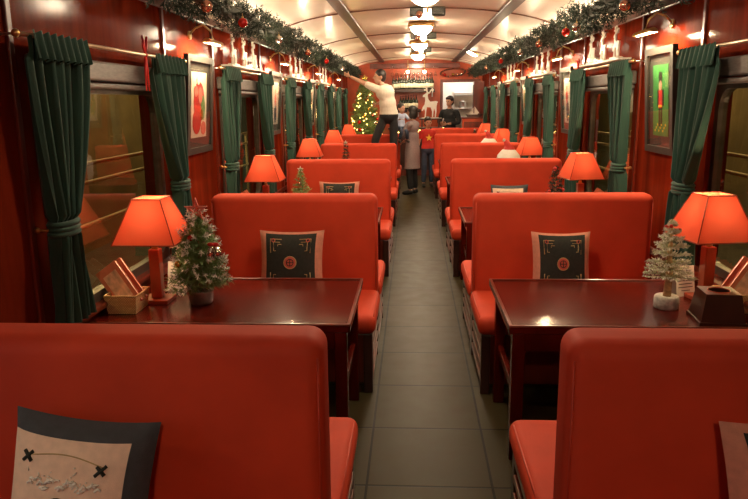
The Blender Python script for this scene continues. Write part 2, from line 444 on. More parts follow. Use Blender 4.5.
# ------------------------------------------------------------------ benches
def cushion(b, x0, x1, y0, y1, z0, z1, r, mi=0): b.box(((x0 + x1) / 2, (y0 + y1) / 2, (z0 + z1) / 2), (abs(x1 - x0), y1 - y0, z1 - z0), r, 5, mi, True)
BZ = 1.142
def bench(side, front=True, rear=True):
    xa, xw = (-.240, -1.385) if side < 0 else (.412, 1.600)
    s = -1 if side < 0 else 1; xm = (xa + xw) / 2
    e = empty('double_bench')
    b = MB()
    bm = bmesh.new(); bmesh.ops.create_cube(bm, size=1); bmesh.ops.scale(bm, vec=(abs(xw - xa), .175, BZ - .42), verts=bm.verts)
    bmesh.ops.translate(bm, vec=(xm, 0, (BZ + .42) / 2), verts=bm.verts)
    bmesh.ops.bevel(bm, geom=list(bm.edges), offset=.052, segments=7, profile=.5, affect='EDGES')
    bm.verts.index_update(); b.add([v.co.copy() for v in bm.verts], [[v.index for v in f.verts] for f in bm.faces], 0, True); bm.free()
    b.build('backrest', M['uphol'], e)
    for yy in (-.0735, .0735):
        for xx in (xa + s * .014, xw - s * .014):
            MB().tube([(xx, yy, .5), (xx, yy, BZ - .055)], .003, 6).build('piping', M['piping'], e)
    sa = xa + s * (-.018); fy0, fy1 = -.735, .85
    parts = ([(-1, fy0, -.082)] if front else []) + ([(1, .082, fy1)] if rear else [])
    for d, a, c in parts:
        q = MB(); cushion(q, sa, xw, a, c, .375, .492, .045)
        q.build('seat_cushion', M['uphol'], e)
        MB().tube([(sa + s * .014, a + .055, .478), (sa + s * .014, c - .055, .478)], .0045, 6).build('seat_piping', M['piping'], e)
        yf = a + .05 if d < 0 else c - .05
        MB().box((xm, yf, .215), (abs(xw - xa) - .06, .03, .31), .004).build('front_panel', M['wood'], e)
        MB().box((xa + s * .03, yf - d * .01 + d * .02, .19), (.055, .055, .38), .006).build('leg', M['darkwood'], e)
        MB().box((xw - s * .03, yf - d * .01 + d * .02, .19), (.055, .055, .38), .006).build('leg', M['darkwood'], e)
        g = MB(); y1, y2 = (yf, -.06) if d < 0 else (.06, yf)
        for z in (.09, .17, .25, .33): g.box((xa + s * .012, (y1 + y2) / 2, z), (.022, abs(y2 - y1) - .03, .035), .004)
        g.build('slatted_end', M['wood'], e)
    MB().box((xa + s * .03, 0, .22), (.055, .12, .44), .006).build('centre_post', M['darkwood'], e)
    MB().box((xw - s * .03, 0, .22), (.055, .12, .44), .006).build('centre_post', M['darkwood'], e)
    if not rear:
        MB().box((xm, .06, .24), (abs(xw - xa) - .06, .02, .46), .004).build('rear_panel', M['wood'], e)
    return e
BC = [4.72 + P * k for k in range(-1, 5)]
for side, nm, n in ((-1, TREE, 5), (1, DOOR, 5)):
    proto = None
    for k in range(n):
        lab = '%s red upholstered double bench from the front, row on the %s' % (ORD[k], nm)
        if proto is None:
            proto = bench(side); proto.location = (0, BC[k], 0); tag(proto, lab, 'bench', 'red double benches')
        else: dup(proto, (0, BC[k], 0), label=lab)
last = bench(1, rear=False); last.location = (0, BC[5], 0)
tag(last, 'farthest red upholstered bench, before the kitchen doorway, single seat', 'bench', 'red double benches')

# ------------------------------------------------------------------ tables
ZT = .70
def table(side):
    xa, xw = (-.300, XL + .03) if side < 0 else (.462, XR - .03)
    s = -1 if side < 0 else 1; xm = (xa + xw) / 2; w = abs(xw - xa)
    e = empty('dining_table')
    b = MB(); b.box((xm, 0, ZT - .018), (w, .90, .036), .006, 3); b.build('table_top', M['table'], e)
    l = MB()
    l.box((xm, -.443, ZT + .003), (w, .016, .010), .003); l.box((xm, .443, ZT + .003), (w, .016, .010), .003); l.box((xa + s * .008, 0, ZT + .003), (.016, .90, .010), .003)
    l.build('raised_edge', M['wood'], e)
    a = MB()
    for yy in (-.40, .40): a.box((xm, yy, ZT - .085), (w - .08, .022, .10), .004)
    a.box((xa + s * .05, 0, ZT - .085), (.022, .80, .10), .004)
    a.build('apron', M['table'], e)
    for yy in (-.405, .27):
        MB().box((xa + s * .05, yy, (ZT - .036) / 2), (.062, .062, ZT - .036), .006).build('leg', M['table'], e)
        MB().box((xw - s * .06, yy, (ZT - .036) / 2), (.062, .062, ZT - .036), .006).build('leg', M['table'], e)
    MB().box((xa + s * .05, -.07, .34), (.03, .62, .05), .004).build('stretcher', M['table'], e)
    return e
TC = [3.64 + P * k for k in range(5)]
for side, nm in ((-1, TREE), (1, DOOR)):
    proto = None
    for k in range(5):
        lab = '%s glossy dark red table from the front, row on the %s' % (ORD[k], nm)
        if proto is None: proto = table(side); proto.location = (0, TC[k], 0); tag(proto, lab, 'table', 'lacquered dining tables')
        else: dup(proto, (0, TC[k], 0), label=lab)

# ------------------------------------------------------------------ table lamps
def lamp():
    e = empty('table_lamp')
    MB().box((0, 0, .011), (.15, .15, .022), .004).build('base', M['lampwood'], e)
    MB().box((0, 0, .022 + .135), (.058, .058, .27), .005).build('post', M['lampwood'], e)
    MB().lathe([(.016, .29), (.018, .30), (.010, .315), (.010, .36), (.017, .365), (.017, .40)], 14).build('socket', M['brass'], e)
    b0, b1, z0, z1, t = .165, .075, .341, .570, .003
    vs = []
    for hb, z in ((b0, z0), (b1, z1), (b1 - t, z1), (b0 - t, z0)):
        vs += [(-hb, -hb, z), (hb, -hb, z), (hb, hb, z), (-hb, hb, z)]
    fs = []
    for i in range(3):
        for k in range(4): fs.append((4 * i + k, 4 * i + (k + 1) % 4, 4 * i + 4 + (k + 1) % 4, 4 * i + 4 + k))
    sh = MB().add(vs, fs).build('shade', M['shade'], e)
    t = MB()
    for hb, z in ((b0, z0), (b1, z1)): t.tube([(-hb, -hb, z), (hb, -hb, z), (hb, hb, z), (-hb, hb, z)], .0035, 6, closed=True)
    for sx, sy in ((-1, -1), (1, -1), (1, 1), (-1, 1)): t.tube([(sx * b0, sy * b0, z0), (sx * b1, sy * b1, z1)], .0028, 6)
    t.build('shade_trim', M['lampwood'], sh)
    MB().lathe([(.008, .40), (.014, .415), (.026, .445), (.030, .465), (.022, .49), (.0, .497)], 14).build('bulb', M['bulb_white'], e)
    return e
LX = {-1: -1.390, 1: 1.568}; LY = {-1: 3.60, 1: 3.69}
lp = None
for side, nm in ((-1, TREE), (1, DOOR)):
    for k in range(5):
        lab = 'lit table lamp with red pyramid shade on %s table, %s' % (ORD[k], nm)
        loc = (LX[side], LY[side] + P * k, ZT)
        if lp is None: lp = lamp(); lp.location = loc; tag(lp, lab, 'lamp', 'red table lamps')
        else: dup(lp, loc, (0, 0, R(9) if side > 0 else 0), label=lab)
        pl = point('table_lamp_light', (loc[0], loc[1], ZT + .485), 26, (1, .68, .36), .03)

# ------------------------------------------------------------------ cushions
class Pillow:
    def __init__(s, w, h, t): s.w, s.h, s.t = w, h, t
    def p(s, u, v, off=0, side=-1):
        x = s.w / 2 * u * (1 - .07 * (1 - v * v) ); z = s.h / 2 * v * (1 - .07 * (1 - u * u))
        f = max(0, (1 - u ** 4) * (1 - v ** 4)) ** .55 * s.t / 2 * (.75 + .25 * (1 - u * u) * (1 - v * v))
        return (x, side * (f + off), z + s.h / 2)
    def body(s, name, m, e, n=20):
        b = MB()
        for side in (-1, 1):
            vs = [s.p(-1 + 2 * i / n, -1 + 2 * j / n, 0, side) for j in range(n + 1) for i in range(n + 1)]
            fs = [(j * (n + 1) + i, j * (n + 1) + i + 1, (j + 1) * (n + 1) + i + 1, (j + 1) * (n + 1) + i) for j in range(n) for i in range(n)]
            if side > 0: fs = [tuple(reversed(f)) for f in fs]
            b.add(vs, fs, 0, True)
        return b.build(name, m, e)
    def panel(s, b, u0, u1, v0, v1, off, mi=0, n=14):
        vs = [s.p(u0 + (u1 - u0) * i / n, v0 + (v1 - v0) * j / n, off) for j in range(n + 1) for i in range(n + 1)]
        b.add(vs, [(j * (n + 1) + i, j * (n + 1) + i + 1, (j + 1) * (n + 1) + i + 1, (j + 1) * (n + 1) + i) for j in range(n) for i in range(n)], mi, True)
    def line(s, b, pts, r, mi=0, off=.004): b.tube([s.p(u, v, off) for u, v in pts], r, 6, mi)
    def ring(s, b, u, v, a, r, mi=0, off=.004, c=None): b.tube([s.p(u + a * math.cos(2 * PI * k / 20), v + a * s.w / s.h * math.sin(2 * PI * k / 20), off) for k in range(20)], r, 6, mi, closed=True)
    def disc(s, b, u, v, a, mi=0, off=.005, n=16):
        vs = [s.p(u, v, off)] + [s.p(u + a * math.cos(2 * PI * k / n), v + a * s.w / s.h * math.sin(2 * PI * k / n), off) for k in range(n)]
        b.add(vs, [(0, 1 + k, 1 + (k + 1) % n) for k in range(n)], mi)

def dark_pillow(border, w=.42, h=.41, wide=.78):
    e = empty('cushion'); q = Pillow(w, h, .15)
    q.body('cover', M[border], e)
    b = MB(); q.panel(b, -wide, wide, -.92, .92, .003)
    pn = b.build('centre_panel', M['blackcloth'], e)
    b = MB()
    for sx in (-1, 1):
        for sy in (-1, 1):
            cx, cy = sx * wide * .68, sy * .58
            # knotted corner meanders in gold with a red square
            d = .17
            q.line(b, [(cx - sx * d * 1.5, cy + sy * d), (cx + sx * d * .6, cy + sy * d), (cx + sx * d * .6, cy - sy * d * 1.6)], .0032, 0)
            q.line(b, [(cx - sx * d * 1.2, cy + sy * d * .45), (cx, cy + sy * d * .45), (cx, cy - sy * d * 1.2), (cx - sx * d * .4, cy - sy * d * 1.2)], .0028, 0)
            q.line(b, [(cx - sx * d * 1.5, cy + sy * d * .05), (cx - sx * d * .8, cy + sy * d * .05), (cx - sx * d * .8, cy - sy * d * .3)], .0026, 0)
            q.ring(b, cx + sx * d * .05, cy + sy * d * .75, .05, .003, 1)
    q.disc(b, 0, 0, .19, 1, .005); q.ring(b, 0, 0, .20, .0032, 0); q.ring(b, 0, 0, .11, .003, 2, .007)
    q.line(b, [(-.10, 0), (.10, 0)], .003, 2, .007); q.line(b, [(0, -.1), (0, .1)], .003, 2, .007)
    b.build('embroidery_pattern', [M['goldthread'], M['redthread'], M['blackcloth']], e)
    return e
def cream_pillow(w=.40, h=.42):
    e = empty('cushion'); q = Pillow(w, h, .15)
    q.body('cover', M['greycloth'], e)
    b = MB(); q.panel(b, -.93, .72, -.90, .80, .003); b.build('centre_panel', M['cream'], e)
    b = MB()
    # small knots joined by a thin gold arc
    for u, v in ((-.66, .56), (.40, .50)):
        q.line(b, [(u - .07, v - .06), (u + .07, v + .06)], .005, 1); q.line(b, [(u - .06, v + .05), (u + .06, v - .05)], .005, 1)
    q.line(b, [(-.62 + 1.04 * i / 16, (.58 - .04 * i / 16) + .08 * math.sin(PI * i / 16)) for i in range(17)], .0016, 0)
    # torn lace band
    rr = random.Random(3)
    for k in range(26):
        u = -.58 + .98 * k / 25; v = .30 + .05 * math.sin(k * .9) + rr.uniform(-.03, .03)
        q.line(b, [(u - .04, v - .02), (u, v + rr.uniform(-.02, .04)), (u + .05, v + rr.uniform(-.03, .02))], rr.uniform(.002, .0045), 2)
    for k in range(14):
        u = -.66 + 1.05 * rr.random(); v = .32 + .20 * rr.random()
        q.line(b, [(u, v), (u + rr.uniform(-.05, .05), v + rr.uniform(-.05, .05))], .0016, 2)
    # round rosette
    q.ring(b, -.14, .0, .17, .0035, 1); q.ring(b, -.14, .0, .05, .003, 1)
    for k in range(8):
        a = 2 * PI * k / 8; q.ring(b, -.14 + .11 * math.cos(a), .0 + .105 * math.sin(a), .042, .0026, 1)
    b.build('embroidery_pattern', [M['goldthread'], M['blackcloth'], M['whitethread']], e)
    return e
SZ = .492
def lean(o, x, bk, tilt=13, roll=0, rz=0):
    o.rotation_euler = Euler((R(-tilt), R(roll), R(rz)), 'XYZ'); o.location = (x, BC[bk] - .0875 - .168, SZ - .003 + .02 * abs(math.sin(R(roll))) * 5)
p1 = tag(cream_pillow(.39, .47), 'dark grey cushion with embroidered cream panel and lace on nearest bench', 'cushion'); lean(p1, -.905, 0, 13, 6)
p2 = tag(dark_pillow('pinkcloth', .44, .44, .79), 'pink edged black embroidered cushion on second bench, ' + TREE, 'cushion', 'embroidered cushions on the benches'); lean(p2, -.81, 1)
p3 = dup(p2, label='pink edged black embroidered cushion on second bench, ' + DOOR); lean(p3, .975, 1, 13); p3.scale = (.88, 1, .98)
p4 = dup(p2, label='pink edged black embroidered cushion half hidden on third bench, ' + TREE); lean(p4, -.79, 2, 13)
p5 = tag(cream_pillow(.40, .40), 'dark edged cushion with cream panel on third bench, ' + DOOR, 'cushion'); lean(p5, 1.03, 2)
p6 = tag(dark_pillow('pinkcloth', .44, .49, .79), 'pink edged black cushion cut by the frame on nearest bench, ' + DOOR, 'cushion', 'embroidered cushions on the benches'); lean(p6, 1.02, 0, 13, -3)

# ------------------------------------------------------------------ little trees
def sprig(b, p, d, L, n, nl, mi, rr, w=.0022, spread=1.0):
    """needles along a twig starting at p going d"""
    d = d.normalized(); a = d.cross(Vector((0, 0, 1)));
    if a.length < .05: a = Vector((1, 0, 0))
    a.normalize(); c = d.cross(a)
    for i in range(n):
        t = (i + .5) / n; q = p + d * (L * t); an = rr.uniform(0, 2 * PI)
        o = (a * math.cos(an) + c * math.sin(an)); nd = (d * .75 + o * spread).normalized() * nl * (1 - .35 * t)
        s = nd.cross(Vector((rr.uniform(-1, 1), rr.uniform(-1, 1), rr.uniform(-1, 1)))).normalized() * w
        m_ = mi if not hasattr(mi, '__len__') else (mi[1] if t > mi[2] else mi[0])
        b.add([q - s, q + s, q + nd + s * .25, q + nd - s * .25], [(0, 1, 2, 3)], m_)
def pine(h, r, z0, layers, per, rr, n=10, nl=.035, mi=0, w=.0022, droop=-.1, power=1.0):
    b = MB(); tw = []
    for i in range(layers):
        t = i / (layers - 1); z = z0 + (h - z0) * t; L = r * (1 - t) ** power + .02
        k = max(3, int(per * (1 - .55 * t)))
        for j in range(k):
            a = 2 * PI * (j + rr.random() * .6) / k + i * .7
            d = Vector((math.cos(a), math.sin(a), droop + rr.uniform(-.1, .2) + .9 * t ** 3))
            LL = L * rr.uniform(.75, 1.05); p = Vector((0, 0, z + rr.uniform(-.01, .01)))
            tw.append((p, p + d.normalized() * LL)); sprig(b, p, d, LL, n, nl, mi, rr, w)
            if LL > .07:
                for sg in (-1, 1):
                    d2 = Vector((math.cos(a + sg * .6), math.sin(a + sg * .6), d.z)); sprig(b, p + d.normalized() * LL * .45, d2, LL * .5, n * 2 // 3, nl, mi, rr, w)
    return b, tw
def star_poly(ro, ri, n=5): return [((ro if k % 2 == 0 else ri) * math.sin(PI * k / n), (ro if k % 2 == 0 else ri) * math.cos(PI * k / n)) for k in range(2 * n)]

# lush tree with a pink star, nearest table
rr = random.Random(11)
t1 = tag(empty('tabletop_christmas_tree', (-1.140, 3.565, ZT)), 'small green tabletop Christmas tree with pink star and silver bells, foil pot', 'christmas tree')
t1.scale = (1.05, 1.05, 1.07)
MB().lathe([(.050, 0), (.058, .01), (.062, .06), (.066, .068), (.058, .070), (.0, .066)], 20).build('pot', M['pot'], t1)
MB().tube([(0, 0, .05), (.004, 0, .25), (0, 0, .41)], [.012, .009, .004], 8).build('trunk', M['bark'], t1)
b, tw = pine(.425, .155, .085, 16, 14, rr, 20, .038, 0, .0026, .10, .70)
for p, q in rr.sample(tw, 95): sprig(b, p + (q - p) * .72, (q - p), .05, 16, .024, 1, rr, .0036)
b.build('foliage', [M['needle'], M['silvertw']], t1)
b = MB(); sp = star_poly(.062, .024); ring_prism(b, sp, [(x * .62, z * .62) for x, z in sp], .010, 0, Matrix.Translation((0, 0, .475)))
for k in range(5):
    a = 2 * PI * k / 5; b.tube([(0, 0, .475), (.048 * math.sin(a), 0, .475 + .048 * math.cos(a))], .0022, 6)
b.build('star', M['pink'], t1)
b = MB().tube([(0, 0, .40), (0, 0, .45)], .003, 6); b.build('star_wire', M['brass'], t1)
for i, (x, z, ry) in enumerate(((.085, .285, 12), (.115, .29, -20))):
    MB().lathe([(.004, .02), (.014, .016), (.018, -.006), (.026, -.030), (.022, -.030), (.012, .0)], 14, mtx=Matrix.Rotation(R(ry), 4, 'Y')).build('bell', M['silball'], t1, (x, -.075, z))
MB().ball((.088, -.078, .318), (.018, .008, .010)).ball((.112, -.078, .318), (.018, .008, .010)).ball((.1, -.082, .318), .007).build('bow', M['red'], t1)
MB().ball((-.02, -.05, .345), .016).build('bauble', M['redball'], t1)
MB().ball((-.085, -.07, .215), .019).build('bauble', M['goldball'], t1)

# pale frosted tree, nearest table across the aisle
rr = random.Random(23)
t2 = tag(empty('tabletop_christmas_tree', (1.312, 3.535, ZT)), 'pale frosted tabletop fir tree with birch trunk in a stone pot', 'christmas tree')
t2.scale = (1.02, 1.02, 1.06)
MB().lathe([(.056, 0), (.062, .006), (.060, .055), (.054, .062), (.0, .058)], 20).build('pot', M['stone'], t2)
MB().tube([(0, 0, .05), (.004, .0, .16), (-.003, 0, .28), (0, 0, .40)], [.021, .018, .012, .005], 10).build('trunk', M['birch'], t2)
b = MB()
for i in range(8):
    t = i / 7; z = .16 + .245 * t; L = .108 * (1 - t) ** .8 + .02
    k = int(11 - 5 * t)
    for j in range(k):
        a = 2 * PI * (j + rr.random() * .5) / k + i; d = Vector((math.cos(a), math.sin(a), -.02 + .12 * rr.random() + .7 * t ** 3)); LL = L * rr.uniform(.8, 1.1)
        p = Vector((0, 0, z + rr.uniform(-.008, .008))); b.tube([p, p + d.normalized() * LL], .0022, 5, 0)
        sprig(b, p, d, LL, 30, .022, (0, 1, .30), rr, .0026, .8)
        for sg in (-1, 1):
            d2 = Vector((math.cos(a + sg * .55), math.sin(a + sg * .55), d.z)); sprig(b, p + d.normalized() * LL * .5, d2, LL * .45, 10, .018, (0, 1, .2), rr, .0026, .8)
b.build('foliage', [M['needle_l'], M['frost']], t2)
b = MB()
for j in range(7):
    a = j * 2.1; b.ball((.035 * math.cos(a), .035 * math.sin(a), .385 + .012 * (j % 3)), .009)
b.build('berries', M['red'], t2)

# smaller trees farther back
def small_tree(label, loc, h, r, seed, nd='needle', topstar=False, flowers=False, silver=False):
    rr = random.Random(seed); e = tag(empty('tabletop_christmas_tree', loc), label, 'christmas tree', 'tabletop trees farther back')
    MB().lathe([(.04, 0), (.05, .05), (.0, .05)], 14).build('pot', M['pot'] if silver else M['darkwood'], e)
    MB().tube([(0, 0, .04), (0, 0, h * .9)], [.01, .004], 6).build('trunk', M['bark'], e)
    b, tw = pine(h, r, .09, 11, 10, rr, 12, .035, 0, .0032, .05, .9); b.build('foliage', M[nd], e)
    if topstar: MB().prism(star_poly(.032, .014), .008, 0, Matrix.Translation((0, 0, h + .02))).build('star', M['white'], e)
    for k in range(7 if flowers else 3):
        p, q = rr.choice(tw); MB().ball(tuple(p + (q - p) * .95), .017 if flowers else .012).build('red_flower' if flowers else 'bauble', M['red'] if flowers else M['silball'], e)
    return e
small_tree('green tabletop tree with white star on second table, ' + TREE, (-1.055, 6.5, ZT), .42, .13, 31, topstar=True)
small_tree('dark tabletop tree with red flowers on second table, ' + DOOR, (1.32, 6.5, ZT), .43, .12, 37, 'needle_d', flowers=True)
small_tree('little silver potted tabletop tree on third table, ' + TREE, (-.90, 9.4, ZT), .50, .09, 41, 'needle_d', topstar=True, silver=True)
small_tree('little tabletop tree on the farthest table, ' + DOOR, (1.33, 15.2, ZT), .42, .11, 43, 'needle_d', topstar=True)

# santa hats standing on tables
def santa():
    e = empty('santa_figure')
    MB().lathe([(.10, 0), (.125, .02), (.145, .12), (.150, .24), (.135, .31), (.08, .37), (.03, .39)], 22).build('fluffy_body', M['hatwhite'], e)
    MB().tube([(0, 0, .335), (.0, 0, .39), (-.02, 0, .44), (-.05, -.01, .475)], [.088, .066, .040, .018], 14).build('red_hat', M['red'], e)
    MB().ball((-.058, -.01, .48), .020).build('pompom', M['hatwhite'], e)
    return e
h = tag(santa(), 'white fluffy santa figure with red hat on third table, ' + DOOR, 'santa figure', 'santa figures on the tables'); h.location = (1.255, 9.25, ZT); h.scale = (1.08, 1.08, 1.14)
dup(h, (1.295, 12.0, ZT), label='white fluffy santa figure with red hat on fourth table, ' + DOOR)

# ------------------------------------------------------------------ baskets, menus, cards, box
def basket():
    e = empty('menu_basket'); b = MB(); w, d, hh, t = .145, .165, .095, .006
    prof = [(1, 0), (1.16, hh), (1.16 - .06, hh), (1 - .07, t)]
    vs = []
    for k, z in prof: vs += [(-w / 2 * k, -d / 2 * k, z), (w / 2 * k, -d / 2 * k, z), (w / 2 * k, d / 2 * k, z), (-w / 2 * k, d / 2 * k, z)]
    fs = [(3, 2, 1, 0), (12, 13, 14, 15)]
    for i in range(3):
        for k in range(4): fs.append((4 * i + k, 4 * i + (k + 1) % 4, 4 * i + 4 + (k + 1) % 4, 4 * i + 4 + k))
    b.add(vs, fs).build('woven_body', M['wicker'], e)
    k = 1.13; MB().tube([(-w / 2 * k, -d / 2 * k, hh), (w / 2 * k, -d / 2 * k, hh), (w / 2 * k, d / 2 * k, hh), (-w / 2 * k, d / 2 * k, hh)], .006, 6, closed=True).build('rim', M['wicker'], e)
    return e
def menu():
    e = empty('menu_booklet')
    MB().box((0, 0, .125), (.17, .004, .25), .0015).build('front_cover', M['menu'], e)
    MB().box((0, .010, .125), (.163, .012, .243), .001).build('pages', M['paper'], e)
    MB().box((0, .018, .125), (.17, .004, .25), .0015).build('back_cover', M['menu'], e)
    MB().box((0, -.0025, .13), (.11, .001, .16), 0).build('cover_print', M['menuart'], e)
    return e
bk = None
for (x, y, rz, l1, l2, l3) in (
    (-1.492, 3.435, 0, 'woven wicker menu basket beside the nearest lamp, ' + TREE, 'red menu booklet at the front of the basket, nearest table, ' + TREE, 'red menu booklet behind another in the basket, nearest table, ' + TREE),
    (1.652, 3.515, 0, 'woven wicker menu basket behind the wooden holder, ' + DOOR, 'red menu booklet at the front of the basket, nearest table, ' + DOOR, 'red menu booklet behind another in the basket, nearest table, ' + DOOR),
    (-1.495, 6.33, 0, 'woven wicker menu basket on second table, ' + TREE, 'red menu booklet at the front of the basket, second table, ' + TREE, 'red menu booklet behind another in the basket, second table, ' + TREE),
    (1.64, 6.40, 0, 'woven wicker menu basket on second table, ' + DOOR, 'red menu booklet at the front of the basket, second table, ' + DOOR, 'red menu booklet behind another in the basket, second table, ' + DOOR)):
    loc = (x, y, ZT + .001); s = -1 if x < 0 else 1
    if bk is None:
        bk = basket(); mn = menu(); bo = bk; m1 = mn
        tag(bk, cat='basket', group='menu baskets'); tag(mn, cat='menu', group='menus in the baskets')
    else: bo = dup(bk); m1 = dup(mn)
    m2 = dup(mn)
    bo.location = loc; bo.rotation_euler = (0, 0, rz); bo['label'] = l1
    for m_, dy, lab in ((m1, -.038, l2), (m2, .030, l3)):
        m_.location = (x - s * .040, y + dy, ZT + .026); m_.rotation_euler = Euler((R(-16), R(36) * s, R(-8) * s), 'XYZ'); m_['label'] = lab
        m_.scale = (.74, 1, 1.02)
def card(label, loc, rz, w=.12, hh=.165):
    e = tag(empty('table_card', loc, rz), label, 'card', 'folded table cards')
    for sg in (-1, 1):
        MB().box((0, 0, hh / 2), (w, .0015, hh), 0, mtx=Matrix.Translation((0, sg * .028, 0)) @ Matrix.Rotation(R(9.5) * sg, 4, 'X')).build('card_face', M['paper'], e)
    b = MB(); f = Matrix.Translation((0, -.028, 0)) @ Matrix.Rotation(R(-9.5), 4, 'X'); r2 = random.Random(5)
    for k in range(7):
        L = w * r2.uniform(.45, .8); b.box((0, -.0018, hh * (.85 - .11 * k)), (L, .001, .004), mtx=f)
    b.build('print_lines', M['mount'], e)
    return e
card('white folded card behind the nearest lamp, ' + TREE, (-1.345, 3.82, ZT), -.25, .13, .17)
card('white folded card behind the frosted tree, ' + DOOR, (1.485, 3.78, ZT), .35)
card('white folded card by the lamp on second table, ' + TREE, (-1.27, 6.62, ZT), -.2, .12, .16)
card('white folded card by the lamp on second table, ' + DOOR, (1.45, 6.55, ZT), .2, .10, .17)
# wooden holder with a round opening
hb = tag(empty('napkin_holder', (1.478, 3.325, ZT), R(-5)), 'dark wooden tapered napkin holder with round opening beside the frosted tree', 'holder')
b = MB(); n = 28; w0, w1, hh, ro = .108, .080, .150, .050
def sq(w, z):  # square ring sampled with n points
    o = []
    for k in range(n):
        a = 2 * PI * k / n + PI / 4; c, s_ = math.cos(a), math.sin(a); m_ = max(abs(c), abs(s_)); o.append((w * c / m_, w * s_ / m_, z))
    return o
def ci(r, z): return [(r * math.cos(2 * PI * k / n + PI / 4), r * math.sin(2 * PI * k / n + PI / 4), z) for k in range(n)]
rings = [sq(w0, 0), sq(w0, .016), sq(w0 - .008, .018), sq(w1, hh), ci(ro, hh), ci(ro, .03)]
vs = sum(rings, []); fs = [tuple(reversed(range(n))), tuple(5 * n + k for k in range(n))]
for i in range(5):
    for k in range(n): fs.append((i * n + k, i * n + (k + 1) % n, (i + 1) * n + (k + 1) % n, (i + 1) * n + k))
b.add(vs, fs).build('box_body', M['darkwood'], hb)
MB().tube([(ro * math.cos(2 * PI * k / 24), ro * math.sin(2 * PI * k / 24), hh + .001) for k in range(24)], .003, 6, closed=True).build('opening_rim', M['lampwood'], hb)

# ------------------------------------------------------------------ curtains
def curtain(s, width, outer, seed):
    """cloth along local y from 0 (window side far) to width; outer=+1 gathers to y=width, -1 to y=0"""
    rr = random.Random(seed); e = empty('curtain')
    zt, ztie, zb = 2.03, 1.235, .80; ny, nz = 64, 40
    ph = rr.uniform(0, 6)
    def span(z):
        if z > zt - .09: c, w = .5, 1.0
        elif z > ztie:
            t = (zt - .09 - z) / (zt - .09 - ztie); t = t ** 1.3; w = 1.12 - (1.12 - .34) * t; c = .5
            c = .5 + (.20 * outer) * t
        else:
            t = (ztie - z) / (ztie - zb); w = .34 + .36 * t ** .7; c = .5 + .20 * outer - .03 * outer * t
        return c, w
    vs = []
    for j in range(nz + 1):
        z = zt - (zt - zb) * j / nz; c, w = span(z)
        if zt - .10 < z <= zt - .06: pass
        for i in range(ny + 1):
            u = i / ny; y = width * (c + (u - .5) * w)
            amp = .020 + .014 * (1 - w); amp *= 1.3 if z < zt - .09 else .75
            if abs(z - ztie) < .03: amp *= .5
            x = amp * math.sin(u * PI * 2 * 6.5 + ph + .5 * math.sin(z * 3)) + .4 * amp * math.sin(u * PI * 2 * 11 + z * 2)
            vs.append((x - s * .0, y, z))
    fs = [(j * (ny + 1) + i, j * (ny + 1) + i + 1, (j + 1) * (ny + 1) + i + 1, (j + 1) * (ny + 1) + i) for j in range(nz) for i in range(ny)]
    MB().add(vs, fs, 0, True).build('cloth', M['curtain'], e)
    # gathered heading flap over the top
    vs = []; nz2 = 6
    for j in range(nz2 + 1):
        z = zt + .015 - .11 * j / nz2
        for i in range(ny + 1):
            u = i / ny; fl = .012 * j / nz2
            vs.append((-s * (.022 + fl) + (.008 + .008 * j / nz2) * math.sin(u * PI * 2 * 8 + ph), width * u, z + .006 * math.sin(u * PI * 16 + ph)))
    fs = [(j * (ny + 1) + i, j * (ny + 1) + i + 1, (j + 1) * (ny + 1) + i + 1, (j + 1) * (ny + 1) + i) for j in range(nz2) for i in range(ny)]
    MB().add(vs, fs, 0, True).build('heading', M['curtain'], e)
    c, w = span(ztie); y0, y1 = width * (c - w / 2) - .012, width * (c + w / 2) + .012
    b = MB(); n = 28; pts = []
    for k in range(n):
        a = 2 * PI * k / n; pts.append((.045 * math.sin(a), (y0 + y1) / 2 + (y1 - y0) / 2 * math.cos(a), ztie))
    for dz in (-.022, 0, .022): b.tube([(x, y, z + dz) for x, y, z in pts], .013, 6, closed=True)
    b.build('tieback', M['curtain'], e)
    yo = y1 if outer > 0 else y0
    MB().tube([(0, yo - .01 * outer, ztie), (s * .06, yo + .02 * outer, ztie + .005)], .006, 6).ball((s * .06, yo + .02 * outer, ztie + .005), .013).build('tieback_hook', M['brass'], e)
    return e
RX = {-1: XL + .10, 1: XR - .10}
cp = {}
for s, wins, nm in ((-1, WL, TREE), (1, WR, DOOR)):
    for k, yc in enumerate(wins[1:]):
        kk = k  # window counted from the camera end
        for outer, wd in ((-1, .47), (1, .52)):
            y0 = yc - .93 if outer < 0 else yc + .93 - wd
            lab = 'green velvet curtain at the %s edge of the %s window, %s' % ('near' if outer < 0 else 'far', ORD[k], nm)
            if (s, outer) not in cp:
                cp[(s, outer)] = tag(curtain(s, wd, outer, 3 + outer + s), lab, 'curtain', 'green window curtains'); cp[(s, outer)].location = (RX[s], y0, 0)
            else: dup(cp[(s, outer)], (RX[s], y0, 0), label=lab)
        lab = 'thin brass curtain rod over the %s window, %s' % (ORD[k], nm)
        if (s, 'rod') not in cp:
            e = tag(empty('curtain_rod', (RX[s], yc, 2.03)), lab, 'curtain rod', 'curtain rods')
            MB().tube([(0, -1.0, 0), (0, 1.0, 0)], .009, 8).build('rod', M['rod'], e)
            for yy in (-.985, .985):
                MB().tube([(0, yy, 0), (s * .10, yy, 0)], .006, 6).box((s * .095, yy, 0), (.012, .03, .06), .003).build('bracket', M['steel'], e)
                MB().ball((0, yy * 1.02, 0), .016).build('finial', M['brass'], e)
            cp[(s, 'rod')] = e
        else: dup(cp[(s, 'rod')], (RX[s], yc, 2.03), label=lab)

